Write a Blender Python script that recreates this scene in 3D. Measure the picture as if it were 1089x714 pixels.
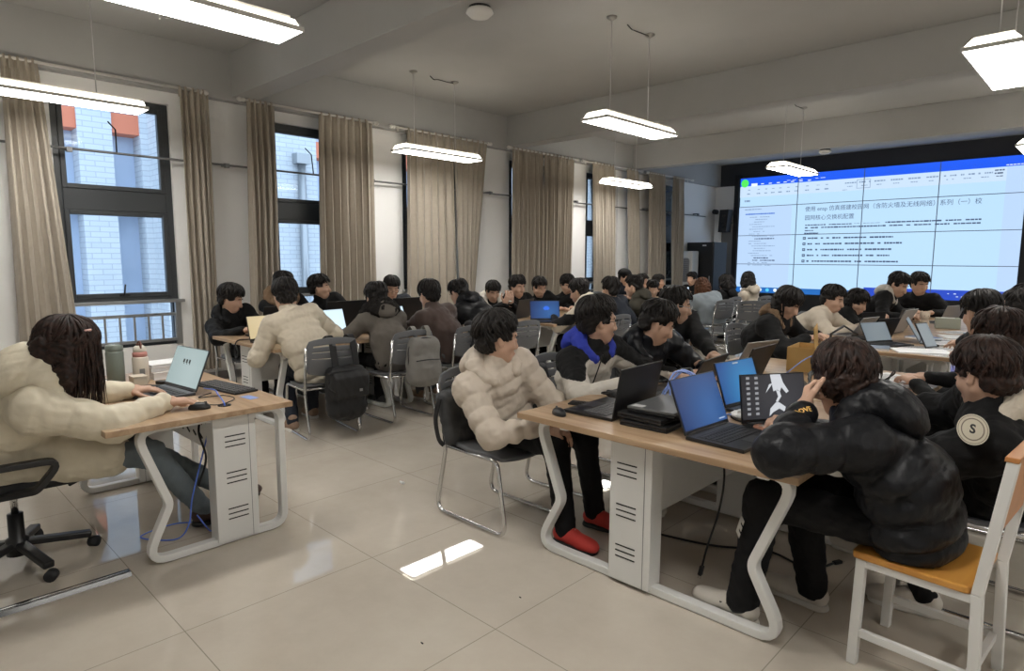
import bpy, math, random
import numpy as np
from mathutils import Vector, Matrix
from mathutils.bvhtree import BVHTree

for o in list(bpy.data.objects):
    bpy.data.objects.remove(o)
SC = bpy.context.scene
COL = SC.collection
R = math.radians

# ------------------------------------------------------------------ camera
cam_d = bpy.data.cameras.new('camera')
cam = bpy.data.objects.new('camera', cam_d)
COL.objects.link(cam)
SC.camera = cam
cam_d.sensor_width = 36.0
cam_d.sensor_fit = 'HORIZONTAL'
cam_d.lens = 36.0 * 674.49 / 1089.0
cam_d.clip_start = 0.02
cam_d.clip_end = 200
_p, _y, _r = 0.12267, 0.76814, 0.00302
fwd = Vector((-math.sin(_y) * math.cos(_p), math.cos(_y) * math.cos(_p), -math.sin(_p)))
rgt = Vector((math.cos(_y), math.sin(_y), 0))
up = rgt.cross(fwd)
r2 = rgt * math.cos(_r) + up * math.sin(_r)
u2 = up * math.cos(_r) - rgt * math.sin(_r)
cam.matrix_world = Matrix(((r2.x, u2.x, -fwd.x, 0), (r2.y, u2.y, -fwd.y, 0), (r2.z, u2.z, -fwd.z, 1.55), (0, 0, 0, 1)))

# ------------------------------------------------------------------ world, exposure
SC.view_settings.view_transform = 'Standard'
SC.view_settings.look = 'None'
SC.view_settings.gamma = 1.0
SC.view_settings.use_curve_mapping = False
SC.view_settings.exposure = 1.30
SC.cycles.use_denoising = True
SC.cycles.max_bounces = 8
SC.cycles.sample_clamp_indirect = 6.0
LAMP_E = 11.0
SCREEN_E = 0.43
wd = bpy.data.worlds.new('overcast_sky')
SC.world = wd
wd.use_nodes = True
bg = wd.node_tree.nodes['Background']
bg.inputs[0].default_value = (0.72, 0.84, 1.0, 1)
bg.inputs[1].default_value = 1.0

# ------------------------------------------------------------------ materials
MATS = {}

def mat(name, col, rough=0.5, metal=0.0, bump=0.0, bscale=40.0, var=0.0, vscale=8.0, emit=0.0, ecol=None,
        spec=0.5, stretch=(1, 1, 1), sheen=0.0, trans=0.0, coat=0.0):
    if name in MATS:
        return MATS[name]
    m = bpy.data.materials.new(name)
    m.use_nodes = True
    nt = m.node_tree
    b = nt.nodes['Principled BSDF']
    b.inputs['Base Color'].default_value = (*col, 1)
    b.inputs['Roughness'].default_value = rough
    b.inputs['Metallic'].default_value = metal
    b.inputs['Specular IOR Level'].default_value = spec
    b.inputs['Sheen Weight'].default_value = sheen
    b.inputs['Transmission Weight'].default_value = trans
    b.inputs['Coat Weight'].default_value = coat
    if emit:
        b.inputs['Emission Color'].default_value = (*(ecol or col), 1)
        b.inputs['Emission Strength'].default_value = emit
    if bump or var:
        tc = nt.nodes.new('ShaderNodeTexCoord')
        mp = nt.nodes.new('ShaderNodeMapping')
        mp.inputs['Scale'].default_value = stretch
        nt.links.new(tc.outputs['Object'], mp.inputs[0])
    if var:
        n = nt.nodes.new('ShaderNodeTexNoise')
        n.inputs['Scale'].default_value = vscale
        n.inputs['Detail'].default_value = 5
        nt.links.new(mp.outputs[0], n.inputs['Vector'])
        r = nt.nodes.new('ShaderNodeMapRange')
        r.inputs['From Min'].default_value = 0.25
        r.inputs['From Max'].default_value = 0.75
        r.inputs['To Min'].default_value = 1 - var
        r.inputs['To Max'].default_value = 1 + var
        nt.links.new(n.outputs[0], r.inputs['Value'])
        mx = nt.nodes.new('ShaderNodeVectorMath')
        mx.operation = 'SCALE'
        mx.inputs[0].default_value = col
        nt.links.new(r.outputs[0], mx.inputs['Scale'])
        nt.links.new(mx.outputs[0], b.inputs['Base Color'])
    if bump:
        n2 = nt.nodes.new('ShaderNodeTexNoise')
        n2.inputs['Scale'].default_value = bscale
        n2.inputs['Detail'].default_value = 3
        nt.links.new(mp.outputs[0], n2.inputs['Vector'])
        bp = nt.nodes.new('ShaderNodeBump')
        bp.inputs['Strength'].default_value = bump
        bp.inputs['Distance'].default_value = 0.01
        nt.links.new(n2.outputs[0], bp.inputs['Height'])
        nt.links.new(bp.outputs[0], b.inputs['Normal'])
    MATS[name] = m
    return m

def nodes(m):
    return m.node_tree, m.node_tree.nodes['Principled BSDF']

def math_node(nt, op, a, b=None, c=None):
    n = nt.nodes.new('ShaderNodeMath')
    n.operation = op
    for i, v in enumerate((a, b, c)):
        if v is None:
            continue
        if isinstance(v, (int, float)):
            n.inputs[i].default_value = v
        else:
            nt.links.new(v, n.inputs[i])
    return n.outputs[0]

def floor_material():
    m = mat('polished_floor_tile', (0.56, 0.50, 0.42), 0.12, spec=0.5)
    nt, b = nodes(m)
    tc = nt.nodes.new('ShaderNodeTexCoord')
    sp = nt.nodes.new('ShaderNodeSeparateXYZ')
    nt.links.new(tc.outputs['Object'], sp.inputs[0])
    T = 0.914
    ds = []
    for i, off in ((0, -2.692), (1, 0.832)):
        u = math_node(nt, 'DIVIDE', math_node(nt, 'SUBTRACT', sp.outputs[i], off), T)
        fr = math_node(nt, 'FRACT', math_node(nt, 'ADD', u, 50.5))
        ds.append(math_node(nt, 'ABSOLUTE', math_node(nt, 'SUBTRACT', fr, 0.5)))
    d = math_node(nt, 'MINIMUM', ds[0], ds[1])
    seam = math_node(nt, 'LESS_THAN', d, 0.0022)
    n = nt.nodes.new('ShaderNodeTexNoise')
    n.inputs['Scale'].default_value = 2.2
    n.inputs['Detail'].default_value = 8
    n.inputs['Roughness'].default_value = 0.65
    nt.links.new(tc.outputs['Object'], n.inputs['Vector'])
    cr = nt.nodes.new('ShaderNodeValToRGB')
    cr.color_ramp.elements[0].position = 0.3
    cr.color_ramp.elements[0].color = (0.50, 0.445, 0.375, 1)
    cr.color_ramp.elements[1].position = 0.72
    cr.color_ramp.elements[1].color = (0.585, 0.535, 0.460, 1)
    nt.links.new(n.outputs[0], cr.inputs[0])
    mx = nt.nodes.new('ShaderNodeMix')
    mx.data_type = 'RGBA'
    nt.links.new(seam, mx.inputs[0])
    nt.links.new(cr.outputs[0], mx.inputs[6])
    mx.inputs[7].default_value = (0.30, 0.27, 0.225, 1)
    nt.links.new(mx.outputs[2], b.inputs['Base Color'])
    rr = math_node(nt, 'MULTIPLY_ADD', n.outputs[0], 0.03, 0.008)
    nt.links.new(rr, b.inputs['Roughness'])
    return m

def wood_material(name, c0, c1, axis=0, scale=1.0, rough=0.38):
    m = mat(name, c0, rough)
    nt, b = nodes(m)
    tc = nt.nodes.new('ShaderNodeTexCoord')
    mp = nt.nodes.new('ShaderNodeMapping')
    s = [14.0, 14.0, 14.0]
    s[axis] = 1.1
    mp.inputs['Scale'].default_value = [v * scale for v in s]
    nt.links.new(tc.outputs['Object'], mp.inputs[0])
    n = nt.nodes.new('ShaderNodeTexNoise')
    n.inputs['Scale'].default_value = 1.6
    n.inputs['Detail'].default_value = 7
    n.inputs['Distortion'].default_value = 0.6
    nt.links.new(mp.outputs[0], n.inputs['Vector'])
    cr = nt.nodes.new('ShaderNodeValToRGB')
    cr.color_ramp.elements[0].position = 0.32
    cr.color_ramp.elements[0].color = (*c0, 1)
    cr.color_ramp.elements[1].position = 0.68
    cr.color_ramp.elements[1].color = (*c1, 1)
    nt.links.new(n.outputs[0], cr.inputs[0])
    nt.links.new(cr.outputs[0], b.inputs['Base Color'])
    return m

def hair_material(name, c0, c1):
    m = mat(name, c0, 0.55, spec=0.28)
    nt, b = nodes(m)
    tc = nt.nodes.new('ShaderNodeTexCoord')
    n = nt.nodes.new('ShaderNodeTexNoise')
    n.inputs['Scale'].default_value = 45
    n.inputs['Detail'].default_value = 3
    nt.links.new(tc.outputs['Object'], n.inputs['Vector'])
    cr = nt.nodes.new('ShaderNodeValToRGB')
    cr.color_ramp.elements[0].position = 0.35
    cr.color_ramp.elements[0].color = (*c0, 1)
    cr.color_ramp.elements[1].position = 0.7
    cr.color_ramp.elements[1].color = (*c1, 1)
    nt.links.new(n.outputs[0], cr.inputs[0])
    nt.links.new(cr.outputs[0], b.inputs['Base Color'])
    bp = nt.nodes.new('ShaderNodeBump')
    bp.inputs['Strength'].default_value = 0.4
    bp.inputs['Distance'].default_value = 0.004
    nt.links.new(n.outputs[0], bp.inputs['Height'])
    nt.links.new(bp.outputs[0], b.inputs['Normal'])
    return m

def brick_material():
    m = mat('white_brick_facade', (0.8, 0.8, 0.8), 0.8)
    nt, b = nodes(m)
    tc = nt.nodes.new('ShaderNodeTexCoord')
    sp = nt.nodes.new('ShaderNodeSeparateXYZ')
    cb = nt.nodes.new('ShaderNodeCombineXYZ')
    nt.links.new(tc.outputs['Object'], sp.inputs[0])
    nt.links.new(math_node(nt, 'ADD', sp.outputs[1], sp.outputs[0]), cb.inputs[0])
    nt.links.new(sp.outputs[2], cb.inputs[1])
    br = nt.nodes.new('ShaderNodeTexBrick')
    br.inputs['Color1'].default_value = (0.66, 0.68, 0.70, 1)
    br.inputs['Color2'].default_value = (0.60, 0.63, 0.66, 1)
    br.inputs['Mortar'].default_value = (0.46, 0.49, 0.54, 1)
    br.inputs['Scale'].default_value = 1.0
    br.inputs['Brick Width'].default_value = 0.36
    br.inputs['Row Height'].default_value = 0.115
    br.inputs['Mortar Size'].default_value = 0.009
    nt.links.new(cb.outputs[0], br.inputs['Vector'])
    nt.links.new(br.outputs[0], b.inputs['Base Color'])
    return m

def glass_material():
    m = bpy.data.materials.new('window_glass')
    m.use_nodes = True
    nt = m.node_tree
    nt.nodes.clear()
    out = nt.nodes.new('ShaderNodeOutputMaterial')
    mix = nt.nodes.new('ShaderNodeMixShader')
    tr = nt.nodes.new('ShaderNodeBsdfTransparent')
    tr.inputs[0].default_value = (0.90, 0.96, 1.0, 1)
    gl = nt.nodes.new('ShaderNodeBsdfGlossy')
    gl.inputs['Roughness'].default_value = 0.02
    fr = nt.nodes.new('ShaderNodeFresnel')
    fr.inputs[0].default_value = 1.25
    nt.links.new(fr.outputs[0], mix.inputs[0])
    nt.links.new(tr.outputs[0], mix.inputs[1])
    nt.links.new(gl.outputs[0], mix.inputs[2])
    nt.links.new(mix.outputs[0], out.inputs[0])
    MATS['window_glass'] = m
    return m

M_FLOOR = floor_material()
M_WALL = mat('white_wall_paint', (0.90, 0.895, 0.885), 0.75, bump=0.05, bscale=60)
M_GREY = mat('grey_ceiling_paint', (0.43, 0.428, 0.42), 0.8, var=0.05, vscale=1.2)
M_DARK = mat('dark_wall_paint', (0.035, 0.036, 0.042), 0.6)
M_MIDGREY = mat('grey_wall_panel', (0.20, 0.20, 0.20), 0.6)
M_FRAME = mat('charcoal_window_frame', (0.045, 0.05, 0.055), 0.4)
M_RAIL = mat('grey_aluminium', (0.42, 0.43, 0.44), 0.35, 0.7)
M_PIPE = mat('dark_grey_pipe', (0.16, 0.16, 0.16), 0.4, 0.5)
M_ROD = mat('pale_curtain_rod', (0.72, 0.70, 0.66), 0.35, 0.3)
M_CURT = mat('beige_curtain_cloth', (0.41, 0.36, 0.295), 0.85, bump=0.25, bscale=260, var=0.05, vscale=20, sheen=0.2)
M_GLASS = glass_material()
M_BRICK = brick_material()
M_BLUEGLASS = mat('blue_tinted_glass', (0.52, 0.60, 0.74), 0.25, var=0.10, vscale=0.7)
M_ORANGE_P = mat('orange_facade_panel', (0.72, 0.22, 0.12), 0.7)
M_WHITE_METAL = mat('white_powder_coat', (0.74, 0.74, 0.72), 0.35)
M_SLOT = mat('black_slot', (0.01, 0.01, 0.01), 0.8)
M_WOODX = wood_material('oak_laminate_x', (0.35, 0.225, 0.130), (0.50, 0.355, 0.225), 0)
M_WOODY = wood_material('oak_laminate_y', (0.35, 0.225, 0.130), (0.50, 0.355, 0.225), 1)
M_EDGE = mat('oak_edge_band', (0.33, 0.19, 0.09), 0.45)
M_CHROME = mat('chrome_tube', (0.62, 0.62, 0.62), 0.16, 1.0)
M_CHAIR = mat('grey_chair_plastic', (0.135, 0.14, 0.15), 0.5, bump=0.08, bscale=300)
M_BLACKP = mat('black_plastic', (0.012, 0.012, 0.013), 0.4)
M_BLACKM = mat('matt_black_plastic', (0.016, 0.016, 0.018), 0.6)
M_LAPTOP = mat('black_laptop_shell', (0.009, 0.009, 0.010), 0.42)
M_LAPGREY = mat('grey_laptop_shell', (0.16, 0.165, 0.17), 0.4, 0.3)
M_LAPSILVER = mat('silver_laptop_shell', (0.36, 0.36, 0.36), 0.4, 0.5)
M_KEY = mat('black_key', (0.02, 0.02, 0.022), 0.5)
M_KEYGREY = mat('grey_key', (0.10, 0.10, 0.105), 0.5)
M_PAPER = mat('white_paper', (0.80, 0.81, 0.82), 0.7)
M_INK = mat('black_ink', (0.02, 0.02, 0.02), 0.7)
M_STICKER = mat('white_sticker', (0.75, 0.75, 0.75), 0.5)
M_CABLE_B = mat('blue_cable', (0.10, 0.20, 0.75), 0.4)
M_CABLE_LB = mat('light_blue_cable', (0.30, 0.42, 0.85), 0.4)
M_CABLE_K = mat('black_cable', (0.012, 0.012, 0.012), 0.45)
M_CABLE_W = mat('white_cable', (0.6, 0.6, 0.6), 0.45)
M_CARD = mat('cardboard', (0.52, 0.33, 0.12), 0.8, var=0.08)
M_LAMPW = mat('white_lamp_housing', (0.8, 0.79, 0.76), 0.4)
M_LAMPON = mat('lit_diffuser', (1, 1, 1), 0.5, emit=LAMP_E, ecol=(1.0, 0.97, 0.915))
M_LAMPEDGE = mat('lit_edge', (1, 1, 1), 0.5, emit=LAMP_E * 0.30, ecol=(1.0, 0.91, 0.74))
M_SKIN = mat('skin', (0.56, 0.35, 0.25), 0.5, var=0.05, vscale=14)
M_LIP = mat('lip', (0.45, 0.20, 0.17), 0.45)
M_EYEW = mat('eye_white', (0.75, 0.73, 0.70), 0.25)
M_EYEB = mat('eye_dark', (0.012, 0.009, 0.008), 0.15)
M_HAIR = hair_material('black_hair', (0.006, 0.005, 0.005), (0.020, 0.016, 0.014))
M_HAIRB = hair_material('dark_brown_hair', (0.010, 0.006, 0.005), (0.045, 0.022, 0.016))
M_HAIRR = hair_material('auburn_hair', (0.06, 0.022, 0.010), (0.17, 0.07, 0.032))

# ------------------------------------------------------------------ object helpers
def link(o, parent=None):
    COL.objects.link(o)
    if parent is not None:
        o.parent = parent
    return o

def thing(name, label, cat, loc=(0, 0, 0), rz=0.0, group=None):
    o = bpy.data.objects.new(name, None)
    o.empty_display_size = 0.05
    link(o)
    o.location = loc
    o.rotation_euler = (0, 0, rz)
    o['label'] = label
    o['category'] = cat
    if group:
        o['group'] = group
    return o

def tag(o, label, cat, group=None):
    o['label'] = label
    o['category'] = cat
    if group:
        o['group'] = group
    return o

def struct(o):
    o['kind'] = 'structure'
    return o

def dup(root, loc, rz=None, label=None, group=None):
    r = root.copy()
    COL.objects.link(r)
    r.location = loc
    if rz is not None:
        r.rotation_euler = (0, 0, rz)
    if label:
        r['label'] = label
    if group:
        r['group'] = group
    for ch in list(root.children):
        c = ch.copy()
        COL.objects.link(c)
        c.parent = r
        for g in list(ch.children):
            d = g.copy()
            COL.objects.link(d)
            d.parent = c
    return r

def V3(*a):
    return np.array(a, float)

class MB:
    """collects faces for ONE mesh object"""
    def __init__(self):
        self.v = []
        self.f = []
        self.m = []
        self.s = []

    def add(self, verts, faces, mi=0, smooth=False):
        o = len(self.v)
        self.v.extend([tuple(map(float, p)) for p in verts])
        for f in faces:
            self.f.append([i + o for i in f])
            self.m.append(mi)
            self.s.append(smooth)
        return self

    def box(self, c, s, mi=0, rot=None, taper=None):
        x, y, z = s[0] / 2, s[1] / 2, s[2] / 2
        vs = [(-x, -y, -z), (x, -y, -z), (x, y, -z), (-x, y, -z), (-x, -y, z), (x, -y, z), (x, y, z), (-x, y, z)]
        if taper:
            vs = vs[:4] + [(a * taper, b * taper, cc) for a, b, cc in vs[4:]]
        if rot is not None:
            vs = [tuple(rot @ Vector(p)) for p in vs]
        vs = [(p[0] + c[0], p[1] + c[1], p[2] + c[2]) for p in vs]
        return self.add(vs, [(0, 3, 2, 1), (4, 5, 6, 7), (0, 1, 5, 4), (1, 2, 6, 5), (2, 3, 7, 6), (3, 0, 4, 7)], mi)

    def bar(self, a, b, w, h, mi=0, upv=(0, 0, 1)):
        a, b = Vector(a), Vector(b)
        d = (b - a).normalized()
        u = Vector(upv)
        s = d.cross(u)
        if s.length < 1e-4:
            s = d.cross(Vector((1, 0, 0)))
        s.normalize()
        u = s.cross(d)
        vs = []
        for p in (a, b):
            for i, j in ((-1, -1), (1, -1), (1, 1), (-1, 1)):
                vs.append(p + s * (w / 2 * i) + u * (h / 2 * j))
        return self.add(vs, [(0, 1, 2, 3), (7, 6, 5, 4), (0, 4, 5, 1), (1, 5, 6, 2), (2, 6, 7, 3), (3, 7, 4, 0)], mi)

    def tube(self, pts, r, n=8, mi=0, closed=False, sect=None, radii=None, upv=None):
        """sweep a round (or sect = list of (a, b)) profile along pts"""
        P = [Vector(p) for p in pts]
        k = len(P)
        T = []
        for i in range(k):
            if closed:
                t = P[(i + 1) % k] - P[i - 1]
            else:
                t = P[min(i + 1, k - 1)] - P[max(i - 1, 0)]
            T.append(t.normalized() if t.length > 1e-9 else Vector((0, 0, 1)))
        if upv is not None:
            u = Vector(upv)
        else:
            u = Vector((0, 0, 1)) if abs(T[0].z) < 0.9 else Vector((1, 0, 0))
        sec = sect or [(math.cos(2 * math.pi * j / n), math.sin(2 * math.pi * j / n)) for j in range(n)]
        ns = len(sec)
        vs = []
        for i in range(k):
            if upv is not None:
                u = Vector(upv)
            s = T[i].cross(u)
            if s.length < 1e-6:
                s = T[i].orthogonal()
            s.normalize()
            u = s.cross(T[i]).normalized()
            rr = r if radii is None else radii[i]
            if sect:
                rr = 1.0 if radii is None else radii[i]
            for a, b in sec:
                vs.append(P[i] + s * (a * rr) + u * (b * rr))
        fs = []
        for i in range(k if closed else k - 1):
            i2 = (i + 1) % k
            for j in range(ns):
                j2 = (j + 1) % ns
                fs.append((i * ns + j, i * ns + j2, i2 * ns + j2, i2 * ns + j))
        if not closed:
            fs.append(tuple(reversed(range(ns))))
            fs.append(tuple(range((k - 1) * ns, k * ns)))
        return self.add(vs, fs, mi, smooth=not sect)

    def lathe(self, prof, c=(0, 0, 0), n=24, mi=0, axis='z'):
        vs = []
        for r, z in prof:
            for j in range(n):
                a = 2 * math.pi * j / n
                p = (r * math.cos(a), r * math.sin(a), z)
                if axis == 'x':
                    p = (p[2], p[0], p[1])
                elif axis == 'y':
                    p = (p[1], p[2], p[0])
                vs.append((p[0] + c[0], p[1] + c[1], p[2] + c[2]))
        fs = []
        for i in range(len(prof) - 1):
            for j in range(n):
                j2 = (j + 1) % n
                fs.append((i * n + j, i * n + j2, (i + 1) * n + j2, (i + 1) * n + j))
        fs.append(tuple(reversed(range(n))))
        fs.append(tuple(range((len(prof) - 1) * n, len(prof) * n)))
        return self.add(vs, fs, mi, smooth=True)

    def prism(self, poly, z0, z1, mi=0, plane='xy'):
        n = len(poly)
        def pt(a, b, z):
            return {'xy': (a, b, z), 'xz': (a, z, b), 'yz': (z, a, b)}[plane]
        vs = [pt(a, b, z0) for a, b in poly] + [pt(a, b, z1) for a, b in poly]
        fs = [tuple(reversed(range(n))), tuple(range(n, 2 * n))]
        for j in range(n):
            j2 = (j + 1) % n
            fs.append((j, j2, n + j2, n + j))
        return self.add(vs, fs, mi)

    def grid(self, fn, nu, nv, mi=0, skip=None, smooth=True):
        vs = [fn(i / nu, j / nv) for j in range(nv + 1) for i in range(nu + 1)]
        fs = []
        for j in range(nv):
            for i in range(nu):
                if skip and skip((i + .5) / nu, (j + .5) / nv):
                    continue
                a = j * (nu + 1) + i
                fs.append((a, a + 1, a + nu + 2, a + nu + 1))
        return self.add(vs, fs, mi, smooth)

    def build(self, name, mats, parent=None, bevel=0.0, seg=2, solid=0.0, auto=True, fix=True):
        me = bpy.data.meshes.new(name)
        me.from_pydata(self.v, [], self.f)
        if not isinstance(mats, (list, tuple)):
            mats = [mats]
        for m in mats:
            me.materials.append(m)
        me.polygons.foreach_set('material_index', self.m)
        me.polygons.foreach_set('use_smooth', self.s)
        me.update()
        if fix:
            import bmesh
            bm = bmesh.new()
            bm.from_mesh(me)
            bmesh.ops.recalc_face_normals(bm, faces=bm.faces)
            bm.to_mesh(me)
            bm.free()
        o = bpy.data.objects.new(name, me)
        link(o, parent)
        if solid:
            md = o.modifiers.new('solid', 'SOLIDIFY')
            md.thickness = solid
            md.offset = 0
        if bevel:
            md = o.modifiers.new('bevel', 'BEVEL')
            md.width = bevel
            md.segments = seg
            md.limit_method = 'ANGLE'
            md.angle_limit = R(40)
            md.harden_normals = False
        return o

def spline(pts, n=8, closed=False):
    """Catmull-Rom through pts"""
    P = [np.array(p, float) for p in pts]
    out = []
    k = len(P)
    for i in range(k if closed else k - 1):
        p0 = P[i - 1] if (closed or i > 0) else P[0] * 2 - P[1]
        p1, p2 = P[i], P[(i + 1) % k]
        p3 = P[(i + 2) % k] if (closed or i + 2 < k) else P[-1] * 2 - P[-2]
        for j in range(n):
            t = j / n
            out.append(0.5 * ((2 * p1) + (-p0 + p2) * t + (2 * p0 - 5 * p1 + 4 * p2 - p3) * t * t + (-p0 + 3 * p1 - 3 * p2 + p3) * t ** 3))
    if not closed:
        out.append(P[-1])
    return out

def fillet(pts, rad, n=6, closed=False):
    """round the corners of a polyline"""
    P = [np.array(p, float) for p in pts]
    k = len(P)
    out = []
    for i in range(k):
        if not closed and i in (0, k - 1):
            out.append(P[i])
            continue
        a, b, c = P[i - 1], P[i], P[(i + 1) % k]
        r = rad[i] if isinstance(rad, (list, tuple)) else rad
        u, w = a - b, c - b
        lu, lw = np.linalg.norm(u), np.linalg.norm(w)
        u, w = u / lu, w / lw
        ang = math.acos(max(-1, min(1, float(u @ w))))
        d = min(r / math.tan(ang / 2), lu * .48, lw * .48)
        for j in range(n + 1):
            t = j / n
            p1, p2 = b + u * d, b + w * d
            out.append((1 - t) ** 2 * p1 + 2 * t * (1 - t) * b + t * t * p2)
    return out

def text_mesh(body, size, name, material, parent, thick=0.002, align='CENTER', bold=0.0):
    cu = bpy.data.curves.new(name, 'FONT')
    cu.body = body
    cu.size = size
    cu.align_x = align
    cu.align_y = 'CENTER'
    cu.extrude = thick / 2
    cu.offset = bold
    cu.resolution_u = 3
    to = bpy.data.objects.new('tmp', cu)
    COL.objects.link(to)
    bpy.context.view_layer.update()
    dg = bpy.context.evaluated_depsgraph_get()
    me = bpy.data.meshes.new_from_object(to.evaluated_get(dg))
    me.name = name
    bpy.data.objects.remove(to)
    me.materials.clear()
    me.materials.append(material)
    o = bpy.data.objects.new(name, me)
    link(o, parent)
    return o
# ------------------------------------------------------------------ room shell
WX, FY, CZ = -8.2, 16.4, 4.0          # window wall, front wall, ceiling
RX, BY = 4.2, -2.6                    # wall opposite the windows, wall behind the camera
WINS = [(1.56, 2.72), (3.91, 5.05), (6.03, 7.17), (8.40, 9.54), (10.68, 11.82), (13.55, 14.69)]
WZ0, WZ1 = 0.50, 3.30

b = MB(); b.box(((WX + RX) / 2, (FY + BY) / 2, -0.05), (RX - WX + .6, FY - BY + .6, 0.1)); o = b.build('floor', M_FLOOR); struct(o)
b = MB(); b.box(((WX + RX) / 2, (FY + BY) / 2, CZ + 0.06), (RX - WX + .6, FY - BY + .6, 0.12)); o = b.build('ceiling', M_GREY); struct(o)

b = MB()                              # window wall with six openings; white below, grey beam band above
ys = [BY - .25]
for a, c in WINS:
    b.box(((WX - .125), (ys[-1] + a) / 2, 3.44 / 2), (.25, a - ys[-1], 3.44))
    b.box((WX - .125, (a + c) / 2, WZ0 / 2), (.25, c - a, WZ0))
    b.box((WX - .125, (a + c) / 2, (WZ1 + 3.44) / 2), (.25, c - a, 3.44 - WZ1))
    ys.append(c)
b.box((WX - .125, (ys[-1] + FY + .25) / 2, 3.44 / 2), (.25, FY + .25 - ys[-1], 3.44))
o = b.build('wall_left', M_WALL); struct(o)
b = MB(); b.box((WX - .06, (FY + BY) / 2, 3.72), (.38, FY - BY, .56)); o = b.build('beam_window', M_GREY); struct(o)
for i, y in enumerate((3.56, 8.36, 12.32)):
    b = MB(); b.box(((WX + RX) / 2, y, 3.745), (RX - WX, .30, .51)); o = b.build('beam_%d' % (i + 1), M_GREY, bevel=.008); struct(o)
b = MB(); b.box(((WX - 7.52) / 2, FY + .1, CZ / 2 - .28), (.68, .2, CZ - .56)); o = b.build('wall_front_end', M_WALL); struct(o)
b = MB(); b.box(((-7.52 + RX) / 2, FY + .1, CZ / 2), (RX + 7.52, .2, CZ)); b.box(((WX - 7.52) / 2, FY + .1, CZ - .28), (.68, .2, .56)); o = b.build('wall_front', M_DARK); struct(o)
b = MB(); b.box((RX + .1, (FY + BY) / 2, CZ / 2), (.2, FY - BY + .4, CZ)); o = b.build('wall_right', M_WALL); struct(o)
b = MB(); b.box(((WX + RX) / 2, BY - .1, CZ / 2), (RX - WX + .4, .2, CZ)); o = b.build('wall_back', M_WALL); struct(o)
b = MB(); b.box((WX + .008, (FY + BY) / 2, .05), (.016, FY - BY, .10)); o = b.build('baseboard_left', mat('grey_skirting', (.30, .29, .28), .4)); struct(o)

# windows: one assembly per opening
def make_window(i, y0, y1):
    X = -8.3
    w = bpy.data.objects.new('window_%d' % i, None); link(w); w.location = (X, y0, 0); struct(w)
    W = y1 - y0
    f = MB()
    t = .07
    for (ya, yb, za, zb, d) in ((0, t, WZ0, WZ1, .09), (W - t, W, WZ0, WZ1, .09), (t, W - t, WZ1 - t, WZ1, .09), (t, W - t, 2.05, 2.28, .09),
                                (t, W - t, 1.02, 1.08, .09), (t, W - t, WZ0, WZ0 + .06, .09)):
        f.box((0, (ya + yb) / 2, (za + zb) / 2), (d, yb - ya, zb - za))
    f.build('frame', M_FRAME, w, bevel=.006)
    for (za, zb) in ((2.28, WZ1 - t), (1.08, 2.05)):       # two opening sashes
        s = MB(); k = .05
        s.box((.02, t + k / 2, (za + zb) / 2), (.07, k, zb - za)); s.box((.02, W - t - k / 2, (za + zb) / 2), (.07, k, zb - za))
        s.box((.02, W / 2, za + k / 2), (.07, W - 2 * t - 2 * k, k)); s.box((.02, W / 2, zb - k / 2), (.07, W - 2 * t - 2 * k, k))
        so = s.build('sash', M_FRAME, w, bevel=.006)
        g = MB(); g.box((.0, W / 2, (za + zb) / 2), (.008, W - 2 * t - 2 * k, zb - za - 2 * k)); g.build('pane', M_GLASS, so)
        if za < 2:
            h = MB(); h.box((.065, W / 2, za + .03), (.02, .10, .022)); h.tube([(.07, W / 2, za + .03), (.085, W / 2, za + .07), (.082, W / 2 + .012, za + .15)], .009, 8)
            h.build('handle', M_BLACKP, so)
    g = MB(); g.box((0, W / 2, .79), (.008, W - 2 * t, .46)); g.build('pane', M_GLASS, w)
    a = MB()                                              # folding stay of the upper sash
    a.tube([(.08, W * .46, 3.02), (.16, W * .50, 2.93), (.24, W * .48, 2.67)], .008, 8)
    a.build('stay_arm', M_BLACKP, w)
    r = MB()                                              # safety railing in front of the low pane
    r.box((.10, W / 2, 1.025), (.16, W + .06, .035))
    r.box((.09, W / 2, .865), (.035, W - .02, .035)); r.box((.09, W / 2, .56), (.035, W - .02, .035))
    for k in range(8):
        yy = .06 + (W - .12) * k / 7
        r.box((.09, yy, .71), (.022, .022, .30))
    r.box((.09, W - .03, .76), (.05, .06, .52)); r.box((.09, .03, .76), (.05, .06, .52))
    r.build('railing', M_RAIL, w, bevel=.004)
    return w
for i, (a, c) in enumerate(WINS):
    make_window(i + 1, a, c)

# pipe along the window wall
b = MB()
b.tube([(-8.06, BY, 2.68), (-8.06, 15.6, 2.62)], .013, 10)
for y in (-1, 1.68, 3.3, 5.4, 7.8, 10.2, 12.8, 15.2):
    b.box((-8.13, y, 2.67), (.14, .03, .03)); b.box((-8.06, y, 2.655), (.04, .05, .05))
o = b.build('wall_pipe', M_PIPE); tag(o, 'thin grey horizontal pipe running across the windows at mid height', 'pipe')

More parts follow.
